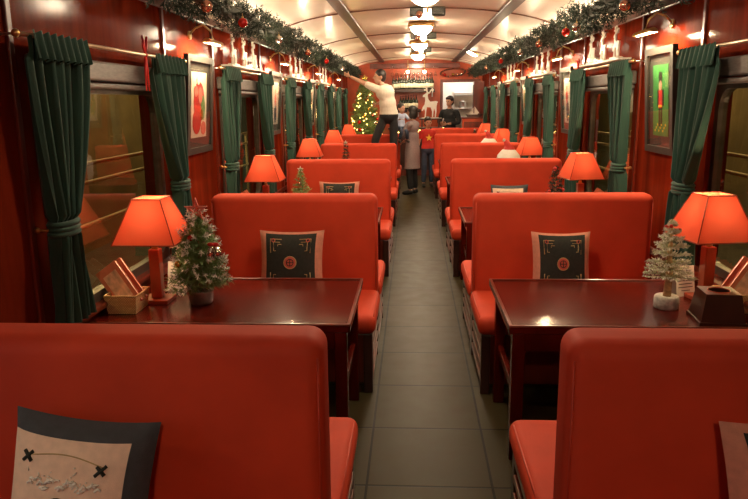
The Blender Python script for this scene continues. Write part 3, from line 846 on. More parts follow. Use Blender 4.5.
# ------------------------------------------------------------------ pictures and picture lamps
def picture(art, w=.62, hh=.70):
    """faces -y, hangs at its top edge"""
    e = empty('framed_picture'); b = MB(); f = .045
    ring_prism(b, [(-w / 2, -hh / 2), (w / 2, -hh / 2), (w / 2, hh / 2), (-w / 2, hh / 2)], [(-w / 2 + f, -hh / 2 + f), (w / 2 - f, -hh / 2 + f), (w / 2 - f, hh / 2 - f), (-w / 2 + f, hh / 2 - f)], .035)
    b.build('frame', M['frame'], e)
    MB().box((0, .008, 0), (w - 2 * f + .01, .010, hh - 2 * f + .01)).build('mount', M['mount'], e)
    aw, ah = w - 2 * f - .16, hh - 2 * f - .14
    b = MB(); ms = []
    def ell(cx, cz, rx, rz, mi, d): b.prism([(cx + rx * math.cos(2 * PI * k / 20), cz + rz * math.sin(2 * PI * k / 20)) for k in range(20)], .002, mi, Matrix.Translation((0, d, 0)))
    if art == 'soldier':
        ms = [M['green_art'], M['red'], M['skin'], M['black'], M['yellow']]
        b.box((0, .002, 0), (aw, .003, ah))
        b.box((0, 0, .01), (.07, .002, .12), 0, mi=1); ell(0, .10, .028, .034, 2, 0)
        b.box((0, 0, .155), (.058, .002, .07), 0, mi=3); b.box((-.02, 0, -.11), (.024, .002, .12), 0, mi=3); b.box((.02, 0, -.11), (.024, .002, .12), 0, mi=3)
        b.box((-.05, 0, .02), (.02, .002, .11), 0, mi=3); b.box((.05, 0, .02), (.02, .002, .11), 0, mi=3); b.box((0, -.001, -.035), (.07, .002, .014), 0, mi=4)
        for k in range(9): ell(-.10 + .025 * k, -.20 + .02 * (k % 3), .008, .008, 4, -.001)
    elif art == 'red':
        ms = [M['cream_art'], M['red'], M['needle'], M['pink'], M['goldball']]
        b.box((0, .002, 0), (aw, .003, ah)); r2 = random.Random(2)
        ell(0, .02, .13, .15, 1, 0); ell(-.06, -.12, .10, .09, 1, -.001); ell(.09, -.02, .05, .09, 2, -.0015); ell(.02, .07, .05, .06, 3, -.002)
        ell(-.08, .10, .05, .04, 3, -.0022); ell(.10, -.17, .06, .05, 3, -.0024); ell(-.03, .18, .035, .035, 0, -.003); ell(.05, -.07, .03, .04, 4, -.003)
    elif art == 'figure':
        ms = [M['grey_art'], M['jeans'], M['red'], M['skin']]
        b.box((0, .002, 0), (aw, .003, ah)); ell(.02, -.10, .06, .12, 1, 0); ell(0, .04, .045, .07, 2, -.001); ell(0, .13, .03, .035, 3, -.0015)
    else:
        ms = [M['grey_art'], M['red'], M['goldball'], M['needle']]
        b.box((0, .002, 0), (aw, .003, ah)); ell(0, -.02, .10, .14, 3, 0); ell(.0, .14, .03, .03, 2, -.001); ell(-.03, -.05, .02, .02, 1, -.001); ell(.04, .0, .02, .02, 1, -.001)
    b.build('art_print', ms, e)
    MB().prism([(-w / 2 + f, -hh / 2 + f), (w / 2 - f, -hh / 2 + f), (w / 2 - f, hh / 2 - f), (-w / 2 + f, hh / 2 - f)], .002, 0, Matrix.Translation((0, -.010, 0))).build('picture_glass', M['clear'], e)
    return e
PL = [5.16 + P * k for k in range(4)]; PR = [4.88 + P * k for k in range(4)]
arts = {-1: ['red', 'figure', 'tree', 'figure'], 1: ['soldier', 'figure', 'tree', 'red']}
desc = {'red': 'red and white', 'figure': 'pale', 'tree': 'dark green', 'soldier': 'bright green'}
plamp = None
for s, ys, X, nm in ((-1, PL, XL, TREE), (1, PR, XR, DOOR)):
    for k, y in enumerate(ys):
        a = arts[s][k]; e = picture(a, .62 if s < 0 else .54, .70)
        tag(e, 'dark framed %s picture, %s from the front on the %s' % ('red and white festive' if a == 'red' else 'green toy soldier' if a == 'soldier' else 'pale standing figure' if a == 'figure' else 'green tree', ORD[k], nm), 'picture', 'framed pictures between the windows')
        e.rotation_euler = Euler((R(4), 0, PI / 2 if s < 0 else -PI / 2), 'XYZ')
        e.location = (X - s * .045, y, 1.745)
        lab = 'brass gooseneck picture lamp above the %s picture, %s' % (ORD[k], nm)
        if plamp is None:
            pe = empty('picture_lamp')   # local: wall at y=0, room towards -y
            MB().tube([(0, -.0, .10), (0, -.05, .15), (0, -.11, .17), (0, -.16, .13), (0, -.18, .06)], .007, 8).build('gooseneck', M['brass'], pe)
            MB().lathe([(.03, 0), (.03, .012), (0, .012)], 14, mtx=Matrix.Translation((0, 0, .10)) @ Matrix.Rotation(PI / 2, 4, 'X')).build('wall_plate', M['brass'], pe)
            b = MB(); n = 10; vs = []
            for x in (-.17, .17):
                for i in range(n + 1):
                    an = PI * i / n; vs.append((x, -.18 + .03 * math.cos(an), .035 + .03 * math.sin(an)))
                for i in range(n + 1):
                    an = PI * i / n; vs.append((x, -.18 + .026 * math.cos(an), .035 + .026 * math.sin(an)))
            m_ = n + 1; fs = []
            for i in range(n):
                fs += [(i, i + 1, 2 * m_ + i + 1, 2 * m_ + i), (m_ + i, 3 * m_ + i, 3 * m_ + i + 1, m_ + i + 1)]
            fs += [tuple(range(m_)), tuple(2 * m_ + i for i in range(m_))]
            b.add(vs, fs, 0, True).build('lamp_shade', M['brass'], pe)
            MB().tube([(-.15, -.18, .04), (.15, -.18, .04)], .010, 8).build('tube', M['tube'], pe)
            plamp = pe; tag(pe, lab, 'picture lamp', 'brass picture lamps'); pe.location = (X, y, 2.14); pe.rotation_euler = (0, 0, PI / 2 if s < 0 else -PI / 2)
        else: dup(plamp, (X, y, 2.14), (0, 0, PI / 2 if s < 0 else -PI / 2), label=lab)
        ar = area('picture_lamp_light', (X - s * .18, y, 2.165), (0, R(30) * -s, 0), 16, .04, .30, (1, .74, .42))

# ------------------------------------------------------------------ white cut-out reindeer above the windows and on the bar
DEER = [(-.30, .0), (-.24, .0), (-.21, .22), (-.17, .38), (.02, .37), (.10, .22), (.09, .02), (.15, .02), (.17, .22), (.21, .34), (.26, .20), (.24, .02), (.30, .02),
        (.33, .24), (.33, .40), (.36, .52), (.41, .57), (.35, .59), (.28, .60), (.0, .58), (-.10, .66), (-.14, .80), (-.12, .86), (-.02, .88), (.06, .98), (.10, .94), (.07, .88), (.13, .90), (.18, 1.02), (.10, 1.08), (.02, 1.02), (-.06, .93),
        (-.14, .93), (-.16, 1.06), (-.10, 1.14), (-.14, 1.18), (-.20, 1.10), (-.27, 1.16), (-.31, 1.12), (-.23, 1.04), (-.34, 1.03), (-.33, .98), (-.22, .97), (-.20, .90),
        (-.30, .86), (-.40, .80), (-.40, .75), (-.28, .74), (-.27, .62), (-.30, .48), (-.40, .38), (-.46, .26), (-.40, .24), (-.32, .33), (-.27, .22)]
def deer(name, sc_, t):
    e = empty(name)
    MB().prism([(x * sc_, z * sc_) for x, z in DEER], t).build('cutout_body', M['white'], e)
    MB().box((0, 0, -.008), (.9 * sc_, max(.06, t * 3), .016), .003).build('base', M['white'], e)
    return e
dr = deer('reindeer_cutout', .21, .014)
first = True
for s, wins, nm, X in ((-1, WL, TREE, XL), (1, WR, DOOR, XR)):
    for k in (2, 3, 4):
        OK = ORD[k - 1]
        sh = tag(MB().box((0, 0, 0), (.10, 1.30, .016), .003).build('figure_shelf', M['white'], None, (X - s * .06, wins[k], 2.068)), 'white ledge under reindeer cutouts over the %s window, %s' % (OK, nm), 'shelf', 'white ledges over the windows')
        for j, dy in enumerate((-.40, 0, .40)):
            loc = (X - s * .06, wins[k] + dy, 2.092); rot = (0, 0, PI / 2 if s < 0 else -PI / 2)
            lab = 'white reindeer cutout over the %s window, %s, %s of three' % (OK, nm, ('nearest', 'middle', 'farthest')[j])
            if first: first = False; dr.location = loc; dr.rotation_euler = rot; tag(dr, lab, 'decoration', 'white reindeer cutouts over the windows')
            else: dup(dr, loc, rot, label=lab)
        point('ledge_glow', (X - s * .34, wins[k], 2.16), 8, (1, .80, .5), .05)

# ------------------------------------------------------------------ garlands
def garland(nm, X, seed, y0, y1):
    rr = random.Random(seed); b = MB(); N = int((y1 - y0) * 165)
    b.tube([(X, y0 + (y1 - y0) * i / 60, 2.43 + .02 * math.sin(i * 1.1)) for i in range(61)], .05, 8)
    for i in range(N):
        y = y0 + (y1 - y0) * rr.random(); a = rr.uniform(0, 2 * PI); r = .03 + .06 * rr.random()
        p = Vector((X + r * math.cos(a), y, 2.43 + .02 * math.sin(y * 4) + r * math.sin(a)))
        d = Vector((math.cos(a), rr.uniform(-.9, .9), math.sin(a)))
        sprig(b, p, d, rr.uniform(.05, .10), 11, .045, 0, rr, .0042, 1.0)
    # keep the needles under the vault and off the wall
    out = []
    for v in b.v:
        x = min(max(v[0], XL + .012), XR - .012); out.append((x, v[1], min(v[2], vault(x) - .012)))
    b.v = out
    return b.build('pine_garland', M['needle_d'])
tag(garland('l', -1.37, 5, .6, YE - .15), 'dark green pine garland along the ceiling edge, ' + TREE, 'garland')
tag(garland('r', 1.45, 9, .6, YE - .15), 'dark green pine garland along the ceiling edge, ' + DOOR, 'garland')
bp = {}
def bauble(x, y, z, m_, cname, side, r=.035):
    if m_ not in bp:
        e = empty('bauble'); MB().ball((0, 0, -r), r, n=16, m=12).build('ball', M[m_], e)
        MB().lathe([(.008, -.004), (.008, .008), (0, .008)], 8).tube([(0, 0, .008), (0, 0, .03)], .0015, 5).build('hook', M['brass'], e)
        bp[m_] = e; tag(e, cat='bauble', group='baubles on the garlands')
    else: e = dup(bp[m_])
    e.location = (x, y, z); e['label'] = '%s bauble hanging from the pine garland, %s' % (cname, side)
for X, nm, ls in ((-1.37, TREE, ((4.3, 'copball', 'copper'), (5.2, 'redball', 'red'), (6.6, 'silball', 'silver'), (8.4, 'copball', 'copper'), (10.2, 'redball', 'red'), (12.5, 'silball', 'silver'))),
                  (1.45, DOOR, ((4.6, 'copball', 'copper'), (5.9, 'silball', 'silver'), (6.3, 'redball', 'red'), (7.6, 'copball', 'copper'), (8.9, 'silball', 'silver'), (10.8, 'redball', 'red'), (12.9, 'copball', 'copper')))):
    for y, m_, c in ls: bauble(X - math.copysign(.14, X), y, 2.36, m_, c, nm)
# red ribbons on the rods
def ribbon(label, x, y, z):
    e = tag(empty('red_ribbon', (x, y, z)), label, 'ribbon')
    b = MB()
    for a in (-1, 1):
        b.tube([(0, 0, 0), (0, a * .03, .05), (0, a * .035, .10), (0, a * .01, .06), (0, 0, 0)], .006, 6)
        b.tube([(0, 0, 0), (0, a * .015, -.08), (0, a * .022, -.2)], [.008, .007, .004], 6)
    b.build('ribbon_loops', M['red'], e); MB().ball((0, 0, 0), .014).build('knot', M['red'], e)
ribbon('red ribbon tied on the curtain rod of the nearest window, ' + TREE, RX[-1], 4.02, 2.03)
ribbon('red ribbon tied on the curtain rod of the second window, ' + TREE, RX[-1], 7.25, 2.03)
ribbon('red ribbon tied on the curtain rod of the second window, ' + DOOR, RX[1], 7.1, 2.03)

# ------------------------------------------------------------------ ceiling lamps
cl = None
for k, y in enumerate((3.74, 6.64, 9.54, 12.44, 15.34)):
    lab = 'round white glass dome lamp on the ceiling, %s from the front' % ORD[k]
    if cl is None:
        cl = tag(empty('ceiling_lamp', (.11, y, vault(.11))), lab, 'ceiling lamp', 'dome lamps along the ceiling')
        MB().lathe([(.13, 0), (.172, -.010), (.178, -.050), (.150, -.064), (.0, -.060)], 32).build('rim', M['brass'], cl)
        MB().lathe([(.138, -.056), (.135, -.085), (.118, -.118), (.085, -.145), (.045, -.160), (.0, -.165)], 32).build('dome', M['dome'], cl)
        MB().ball((0, 0, -.168), .009).build('finial', M['brass'], cl)
    else: dup(cl, (.11, y, vault(.11)), label=lab)
cf = None
for k, y in enumerate((2.25, 5.15, 8.05, 10.95, 13.85)):
    lab = 'dark ceiling vent pair with a hanging bauble, %s from the front' % ORD[k]
    z = vault(.16)
    if cf is None:
        cf = tag(empty('ceiling_vent', (.16, y, z)), lab, 'vent', 'vents along the ceiling')
        for x in (-.12, .12):
            p_ = MB().box((x, 0, -.05), (.15, .12, .09), .012); p_.build('vent_housing', M['vent'], cf)
            g = MB()
            for i in range(5): g.box((x, -.06, -.08 + .015 * i), (.13, .006, .006))
            g.build('grille', M['winframe'], cf)
        MB().tube([(0, 0, 0), (0, 0, -.08)], .012, 8).build('stem', M['brass'], cf)
        MB().ball((0, -.01, -.10), .035).build('lamp_bulb', M['bulb_white'], cf)
        MB().ball((-.09, -.10, -.09), .04).build('hanging_bauble', M['copball'], cf)
    else: dup(cf, (.16, y, z), label=lab)
for s in (-1, 1):
    X = XL + .07 if s < 0 else XR - .07
    area('cove_light', (X, 11.4, 2.47), (0, R(180) - s * R(40), 0), 100, .05, 12.2, (1, .80, .58), R(120))
oc = tag(empty('ceiling_lamp', (1.15, 14.0, vault(1.15))), 'small oval white lamp on the vault beside the ceiling rib, ' + DOOR, 'ceiling lamp')
oc.rotation_euler = (0, R(28), 0)
MB().lathe([(.14, .01), (.15, -.02), (.13, -.03), (0, -.03)], 24).build('rim', M['brass'], oc)
MB().lathe([(.125, -.028), (.10, -.06), (.0, -.075)], 24).build('dome', M['bulb_white'], oc)

# ------------------------------------------------------------------ bar at the far end
bar = tag(empty('bar_counter', (.08, 16.95, 0)), 'dark bar counter across the far end below the bottle shelves', 'bar counter')
MB().box((0, 0, .55), (1.22, .42, 1.10), .006).build('body', M['wood'], bar)
MB().box((0, -.02, 1.12), (1.32, .54, .045), .010).build('counter_top', M['darkwood'], bar)
b = MB()
for x in (-.40, 0, .40): b.box((x, -.215, .56), (.34, .02, .84), .008)
b.build('front_panel', M['darkwood'], bar)
st = tag(empty('display_stand', (.42, 16.86, 1.1425)), 'dark serving stand on the bar counter under the white reindeer', 'stand')
MB().box((0, 0, .192), (.52, .24, .03), .008).build('tray', M['darkwood'], st)
for x in (-.2, .2): MB().box((x, 0, .088), (.03, .18, .176), .004).build('foot', M['darkwood'], st)
MB().tube([(-.26, -.12, .21), (.26, -.12, .21), (.26, .12, .21), (-.26, .12, .21)], .006, 6, closed=True).build('rim', M['steel'], st)
bd = tag(deer('reindeer_figure', .56, .05), 'large white reindeer figure standing on the bar', 'reindeer figure')
bd.scale = (.80, 1, 1.14); bd.location = (.415, 16.86, 1.1425 + .226)
# shelves of bottles
def shelf(label, x0, x1, z, y):
    e = tag(empty('bottle_shelf', ((x0 + x1) / 2, y, z)), label, 'shelf')
    MB().box((0, 0, -.02), (x1 - x0, .20, .035), .005).build('shelf_board', M['darkwood'], e)
    MB().box((0, -.10, .018), (x1 - x0, .012, .05), .003).build('front_rail', M['darkwood'], e)
    for x in (-(x1 - x0) / 2 + .06, (x1 - x0) / 2 - .06): MB().box((x, .05, -.09), (.025, .10, .11), .004).build('bracket', M['steel'], e)
shelf('upper dark bar shelf holding a row of wine bottles', -.52, .54, 2.00, 17.58)
shelf('lower dark bar shelf with fewer bottles', -.52, .20, 1.52, 17.58)
def bottle():
    e = empty('wine_bottle')
    MB().lathe([(.034, 0), (.038, .006), (.038, .185), (.034, .205), (.015, .235), (.0135, .30), (.016, .302), (.016, .312), (.0, .312)], 14).build('glass_body', M['bottle'], e)
    MB().lathe([(.0392, .06), (.0392, .15)], 14).build('label', M['label'], e)
    MB().lathe([(.0145, .26), (.0145, .300), (.0172, .302), (.0172, .314), (0, .314)], 12).build('foil_cap', M['foil'], e)
    return e
bt = None
for z, xs, lab, grp in ((2.00, [-.47 + .063 * i for i in range(16)], 'wine bottle in the full row on the upper bar shelf', 'bottles on the upper bar shelf'),
                        (1.52, [-.30 + .065 * i for i in range(7)], 'wine bottle on the lower bar shelf behind the reindeer', 'bottles on the lower bar shelf')):
    for x in xs:
        if bt is None: bt = tag(bottle(), lab, 'bottle', grp); o = bt
        else: o = dup(bt, label=lab, group=grp)
        o.location = (x, 17.58 + rnd.uniform(-.02, .02), z - .002)
        k_ = rnd.uniform(1.15, 1.32); o.scale = (1.1, 1.1, k_)
# hanging wine glasses
gr = tag(empty('glass_rack', (0, 17.50, 2.545)), 'steel rack of hanging wine glasses above the bar', 'rack')
for x in (-.5, 0, .5): MB().tube([(x, 0, 0), (x, .10, .04), (x, .19, .04)], .007, 6).build('bracket', M['steel'], gr)
MB().tube([(-.56, -.022, 0), (.62, -.022, 0)], .006, 6).tube([(-.56, .022, 0), (.62, .022, 0)], .006, 6).build('rails', M['steel'], gr)
wg = None
for i in range(11):
    if wg is None:
        wg = tag(MB().lathe([(.034, .006), (.034, .003), (.005, -.002), (.004, -.09), (.012, -.10), (.034, -.125), (.040, -.155), (.032, -.20), (.030, -.20), (.037, -.155), (.030, -.126), (.0, -.108)], 14).build('wine_glass', M['clear']),
                 'upturned wine glass hanging from the rack above the bar', 'glass', 'wine glasses hanging over the bar'); o = wg
    else: o = dup(wg)
    o.location = (-.50 + .105 * i, 17.50, 2.552)
sp = None
for x in (-.12, .28):
    lab = 'bright spot lamp over the bottle shelves, %s' % ('nearer the Christmas tree' if x < 0 else 'nearer the kitchen doorway')
    if sp is None:
        sp = tag(empty('spot_lamp', (x, 17.30, 2.50)), lab, 'spot lamp', 'spot lamps over the bar')
        MB().tube([(0, 0, 0), (0, 0, .22)], .008, 6).build('stem', M['brass'], sp)
        MB().lathe([(.02, .02), (.05, -.05), (.045, -.05), (.018, .012)], 14).build('lamp_shade', M['brass'], sp)
        MB().ball((0, 0, -.045), .045).build('bulb', M['bulb_white'], sp)
    else: dup(sp, (x, 17.30, 2.50), label=lab)
    point('spot_light', (x, 17.22, 2.36), 9, (1, .78, .48), .04)
# fairy lights along the bar front
fl = tag(empty('fairy_light_garland', (.10, 16.66, 1.06)), 'garland of gold fairy lights hung along the bar front', 'fairy lights')
pts = [(-.62 + 1.24 * i / 40, 0, -.07 * abs(math.sin(PI * i / 10)) + .02) for i in range(41)]
b = MB().tube(pts, .006, 5)
for p_ in pts: sprig(b, Vector(p_), Vector((rnd.uniform(-1, 1), -.3, rnd.uniform(-1, .6))), .06, 10, .04, 0, rnd, .004)
b.build('greenery', M['needle_d'], fl)
lb = None
for i in range(0, 41, 1):
    p_ = (pts[i][0], pts[i][1] - .02 - .02 * rnd.random(), pts[i][2] + rnd.uniform(-.05, .05))
    if lb is None: lb = MB().ball((0, 0, 0), .014, n=8, m=6).build('light_bulb', M['bulb_gold'], fl, p_)
    else: dup(lb, p_)
# red cabinet with a model boat
cb = tag(empty('side_cabinet', (1.41, 16.80, 0)), 'red cabinet beside the kitchen doorway with a model boat on top', 'cabinet')
MB().box((0, 0, .67), (.48, .30, 1.34), .010).build('body', M['barwall'], cb)
MB().box((0, 0, 1.355), (.53, .34, .03), .008).build('cabinet_top', M['wood'], cb)
dd = MB().box((0, -.158, .67), (.42, .016, 1.2), .005).build('door', M['wood'], cb)
MB().ball((-.17, -.18, .75), .016).build('knob', M['brass'], dd)
bo = tag(empty('model_boat', (1.44, 16.80, 1.37)), 'white and dark model sailing boat on the red cabinet', 'model boat')
b = MB(); hull = [(-.20, .07), (-.15, 0), (.15, 0), (.22, .08), (.12, .065), (-.12, .06)]
b.prism(hull, .08); b.build('hull', M['darkwood'], bo)
MB().tube([(0, 0, .05), (0, 0, .27)], .006, 6).build('mast', M['wood'], bo)
MB().prism([(.01, .08), (.13, .09), (.015, .25)], .008).build('sail', M['white'], bo); MB().prism([(-.01, .08), (-.12, .09), (-.012, .22)], .008).build('sail', M['white'], bo)
MB().box((.0, 0, .075), (.18, .05, .03), .004).build('cabin', M['white'], bo)
dp = tag(empty('wall_cupboard', (1.57, 17.13, 0)), 'tall dark brown cupboard against the wall by the kitchen doorway', 'cupboard')
MB().box((0, 0, 1.10), (.24, .24, 2.2), .008).build('body', M['wood'], dp)
d1 = MB().box((-.127, 0, 1.12), (.016, .20, 2.0), .005).build('door', M['darkwood'], dp)
MB().ball((-.145, -.07, 1.1), .016).build('knob', M['brass'], d1)
sw = tag(empty('wreath', (.98, 17.64, 2.43)), 'small wreath with baubles above the kitchen doorway', 'wreath')
b = MB()
for i in range(60):
    a = 2 * PI * i / 60; sprig(b, Vector((.28 * math.cos(a), 0, .07 * math.sin(a))), Vector((math.cos(a + 1), -.5, math.sin(a + 1))), .06, 9, .04, 0, rnd, .004)
b.build('greenery', M['needle_d'], sw)
for x, m_ in ((-.2, 'redball'), (0, 'goldball'), (.2, 'silball'), (.1, 'copball')): MB().ball((x, -.06, -.05), .035).build('bauble', M[m_], sw)

# ------------------------------------------------------------------ the big Christmas tree
rr = random.Random(77)
ct = tag(empty('christmas_tree', (-1.10, 16.28, 0)), 'big Christmas tree covered in gold lights at the far end', 'christmas tree')
MB().lathe([(.16, 0), (.18, .02), (.20, .28), (.21, .30), (.0, .28)], 22).build('pot', M['redball'], ct)
MB().tube([(0, 0, .2), (0, 0, 2.1)], [.05, .015], 8).build('trunk', M['bark'], ct)
b = MB()
for i in range(26):
    t = i / 25; z = .45 + 1.72 * t; L = .54 * (1 - t) ** .8 + .06; k = int(22 - 12 * t)
    for j in range(k):
        a = 2 * PI * (j + rr.random()) / k; d = Vector((math.cos(a), math.sin(a), -.25 + .25 * rr.random() + .7 * t ** 4)); LL = L * rr.uniform(.8, 1.08)
        p = Vector((0, 0, z)); sprig(b, p, d, LL, 16, .075, 0, rr, .007)
        for f_ in (.45, .7):
            for sg in (-1, 1): sprig(b, p + d.normalized() * LL * f_, Vector((math.cos(a + sg * .7), math.sin(a + sg * .7), d.z)), LL * .35, 7, .06, 0, rr, .007)
b.v = [(max(x, -.36), y, z) for x, y, z in b.v]; b.build('foliage', M['needle'], ct)
lb = None
for i in range(95):
    t = rr.random() ** 1.3; z = .5 + 1.62 * t; r_ = (.52 * (1 - t) ** .8 + .05) * rr.uniform(.85, 1.02); a = rr.uniform(PI * .92, PI * 2.08)
    p_ = (max(-.36, r_ * math.cos(a)), r_ * math.sin(a), z - .10 * (1 - t))
    if lb is None: lb = MB().ball((0, 0, 0), .0125, n=8, m=6).build('light_bulb', M['bulb_gold'], ct, p_)
    else: dup(lb, p_)
for i in range(14):
    t = rr.random(); z = .6 + 1.4 * t; r_ = (.52 * (1 - t) ** .8 + .05); a = rr.uniform(PI, PI * 2)
    MB().ball((0, 0, 0), .045, n=14, m=10).build('tree_bauble', M[('redball', 'goldball', 'silball', 'copball')[i % 4]], ct, (max(-.34, r_ * math.cos(a)), r_ * math.sin(a), z - .08))
b = MB(); b.prism(star_poly(.10, .045), .03, 0, Matrix.Translation((0, 0, 2.27))).build('star', M['goldball'], ct)
point('tree_glow', (-1.05, 15.55, 1.55), 5, (1, .66, .25), .15)

# ------------------------------------------------------------------ people
def ev_mesh(o):
    dg = bpy.context.evaluated_depsgraph_get(); dg.update()
    me = bpy.data.meshes.new_from_object(o.evaluated_get(dg)); return me
def skinned(J, E, root, sub=1):
    """J: {name: (x,y,z,r)}; E: edges -> (verts, faces) of a skin surface"""
    names = list(J); names.remove(root); names.insert(0, root); ix = {n_: i for i, n_ in enumerate(names)}
    me = bpy.data.meshes.new('tmp'); me.from_pydata([J[n_][:3] for n_ in names], [(ix[a], ix[c]) for a, c in E], []); me.update()
    o = bpy.data.objects.new('tmp', me); COL.objects.link(o)
    o.modifiers.new('s', 'SKIN'); o.modifiers['s'].use_smooth_shade = True
    sv = me.skin_vertices[0].data
    for n_ in names:
        r = J[n_][3]; sv[ix[n_]].radius = (r, r) if not hasattr(r, '__len__') else r; sv[ix[n_]].use_root = (n_ == root)
    m2 = o.modifiers.new('d', 'SUBSURF'); m2.levels = sub; m2.render_levels = sub
    out = ev_mesh(o); vs = [v.co.copy() for v in out.vertices]; fs = [tuple(p.vertices) for p in out.polygons]
    bpy.data.objects.remove(o); bpy.data.meshes.remove(me); bpy.data.meshes.remove(out)
    return vs, fs
def fused(name, b, m_, parent, vox=.011, smooth=4):
    """one continuous surface out of the builder's overlapping pieces"""
    o = b.build(name, m_, parent); r = o.modifiers.new('r', 'REMESH'); r.mode = 'VOXEL'; r.voxel_size = vox; r.use_smooth_shade = True
    s_ = o.modifiers.new('s', 'SMOOTH'); s_.factor = .5; s_.iterations = smooth
    p_ = o.parent; me = ev_mesh(o); old = o.data; o.modifiers.clear(); o.data = me; bpy.data.meshes.remove(old)
    me.materials.clear(); me.materials.append(m_); me.polygons.foreach_set('use_smooth', [True] * len(me.polygons)); me.name = name
    return o
def V(*a): return Vector(a)
def hand(b, w, d, s, curl=.5, k=1.0):
    """hand at wrist w, pointing d; s = thumb side vector"""
    d = d.normalized(); s = (s - d * s.dot(d)).normalized(); n_ = d.cross(s)
    palm = w + d * .05 * k
    b.ball((0, 0, 0), 1, mtx=Matrix.Translation(palm) @ Matrix((s, n_, d)).transposed().to_4x4() @ Matrix.Diagonal((.036 * k, .014 * k, .050 * k, 1)))
    for i, (o_, L) in enumerate(((.026, .066), (.009, .074), (-.009, .069), (-.026, .054))):
        p0 = palm + s * o_ * k + d * .035 * k; p1 = p0 + (d * math.cos(curl * .5) + n_ * math.sin(curl * .5)) * L * .45 * k; p2 = p1 + (d * math.cos(curl * 1.4) + n_ * math.sin(curl * 1.4)) * L * .55 * k
        b.tube([p0, p1, p2], [.0085 * k, .008 * k, .0065 * k], 8)
    t0 = palm - d * .025 * k + s * .024 * k; t1 = t0 + (s * .8 + d * .6).normalized() * .032 * k; t2 = t1 + (s * .35 + d + n_ * .3).normalized() * .028 * k
    b.tube([t0, t1, t2], [.012 * k, .010 * k, .008 * k], 8)
def head(b, c, rz, k=1.0, tilt=0):
    mt = Matrix.Translation(c) @ Matrix.Rotation(rz, 4, 'Z') @ Matrix.Rotation(tilt, 4, 'X') @ Matrix.Scale(k, 4)   # faces -y
    b.ball((0, .012, .02), (.076, .094, .100), n=20, m=14, mtx=mt); b.ball((0, -.018, -.045), (.056, .066, .070), n=18, m=12, mtx=mt)
    b.tube([(0, -.088, .012), (0, -.100, -.012), (0, -.108, -.028)], [.009, .012, .016], 8, mtx=mt)
    for sx in (-1, 1): b.ball((sx * .078, .012, -.005), (.012, .020, .030), mtx=mt)
    b.ball((0, -.076, -.060), (.024, .012, .010), mtx=mt)
    return mt
def face(mt, e):
    for sx in (-1, 1):
        MB().ball((sx * .030, -.083, .006), (.013, .006, .007), mtx=mt).build('eye', M['black'], e)
    MB().ball((0, -.089, -.058), (.021, .005, .0055), mtx=mt).build('mouth', M['redthread'], e)
def hair(mt, e, kind='short'):
    b = MB(); b.ball((0, .026, .042), (.088, .100, .095), n=20, m=14, mtx=mt); b.ball((0, .055, -.01), (.080, .066, .085), n=16, m=10, mtx=mt)
    if kind == 'fringe': b.ball((0, -.055, .075), (.066, .040, .028), mtx=mt)
    if kind == 'bob':
        b.ball((0, .05, -.05), (.088, .065, .09), mtx=mt)
        for sx in (-1, 1): b.ball((sx * .078, .02, -.04), (.022, .05, .085), mtx=mt)
    if kind == 'bun': b.ball((0, .12, .05), .045, mtx=mt)
    fused('hair', b, M['hair'], e, .009, 3)
def limb(b, pts, rs, sub=1):
    J = {str(i): (*p, r) for i, (p, r) in enumerate(zip(pts, rs))}; v_, f_ = skinned(J, [(str(i), str(i + 1)) for i in range(len(pts) - 1)], '0', sub); b.add(v_, f_, 0, True)
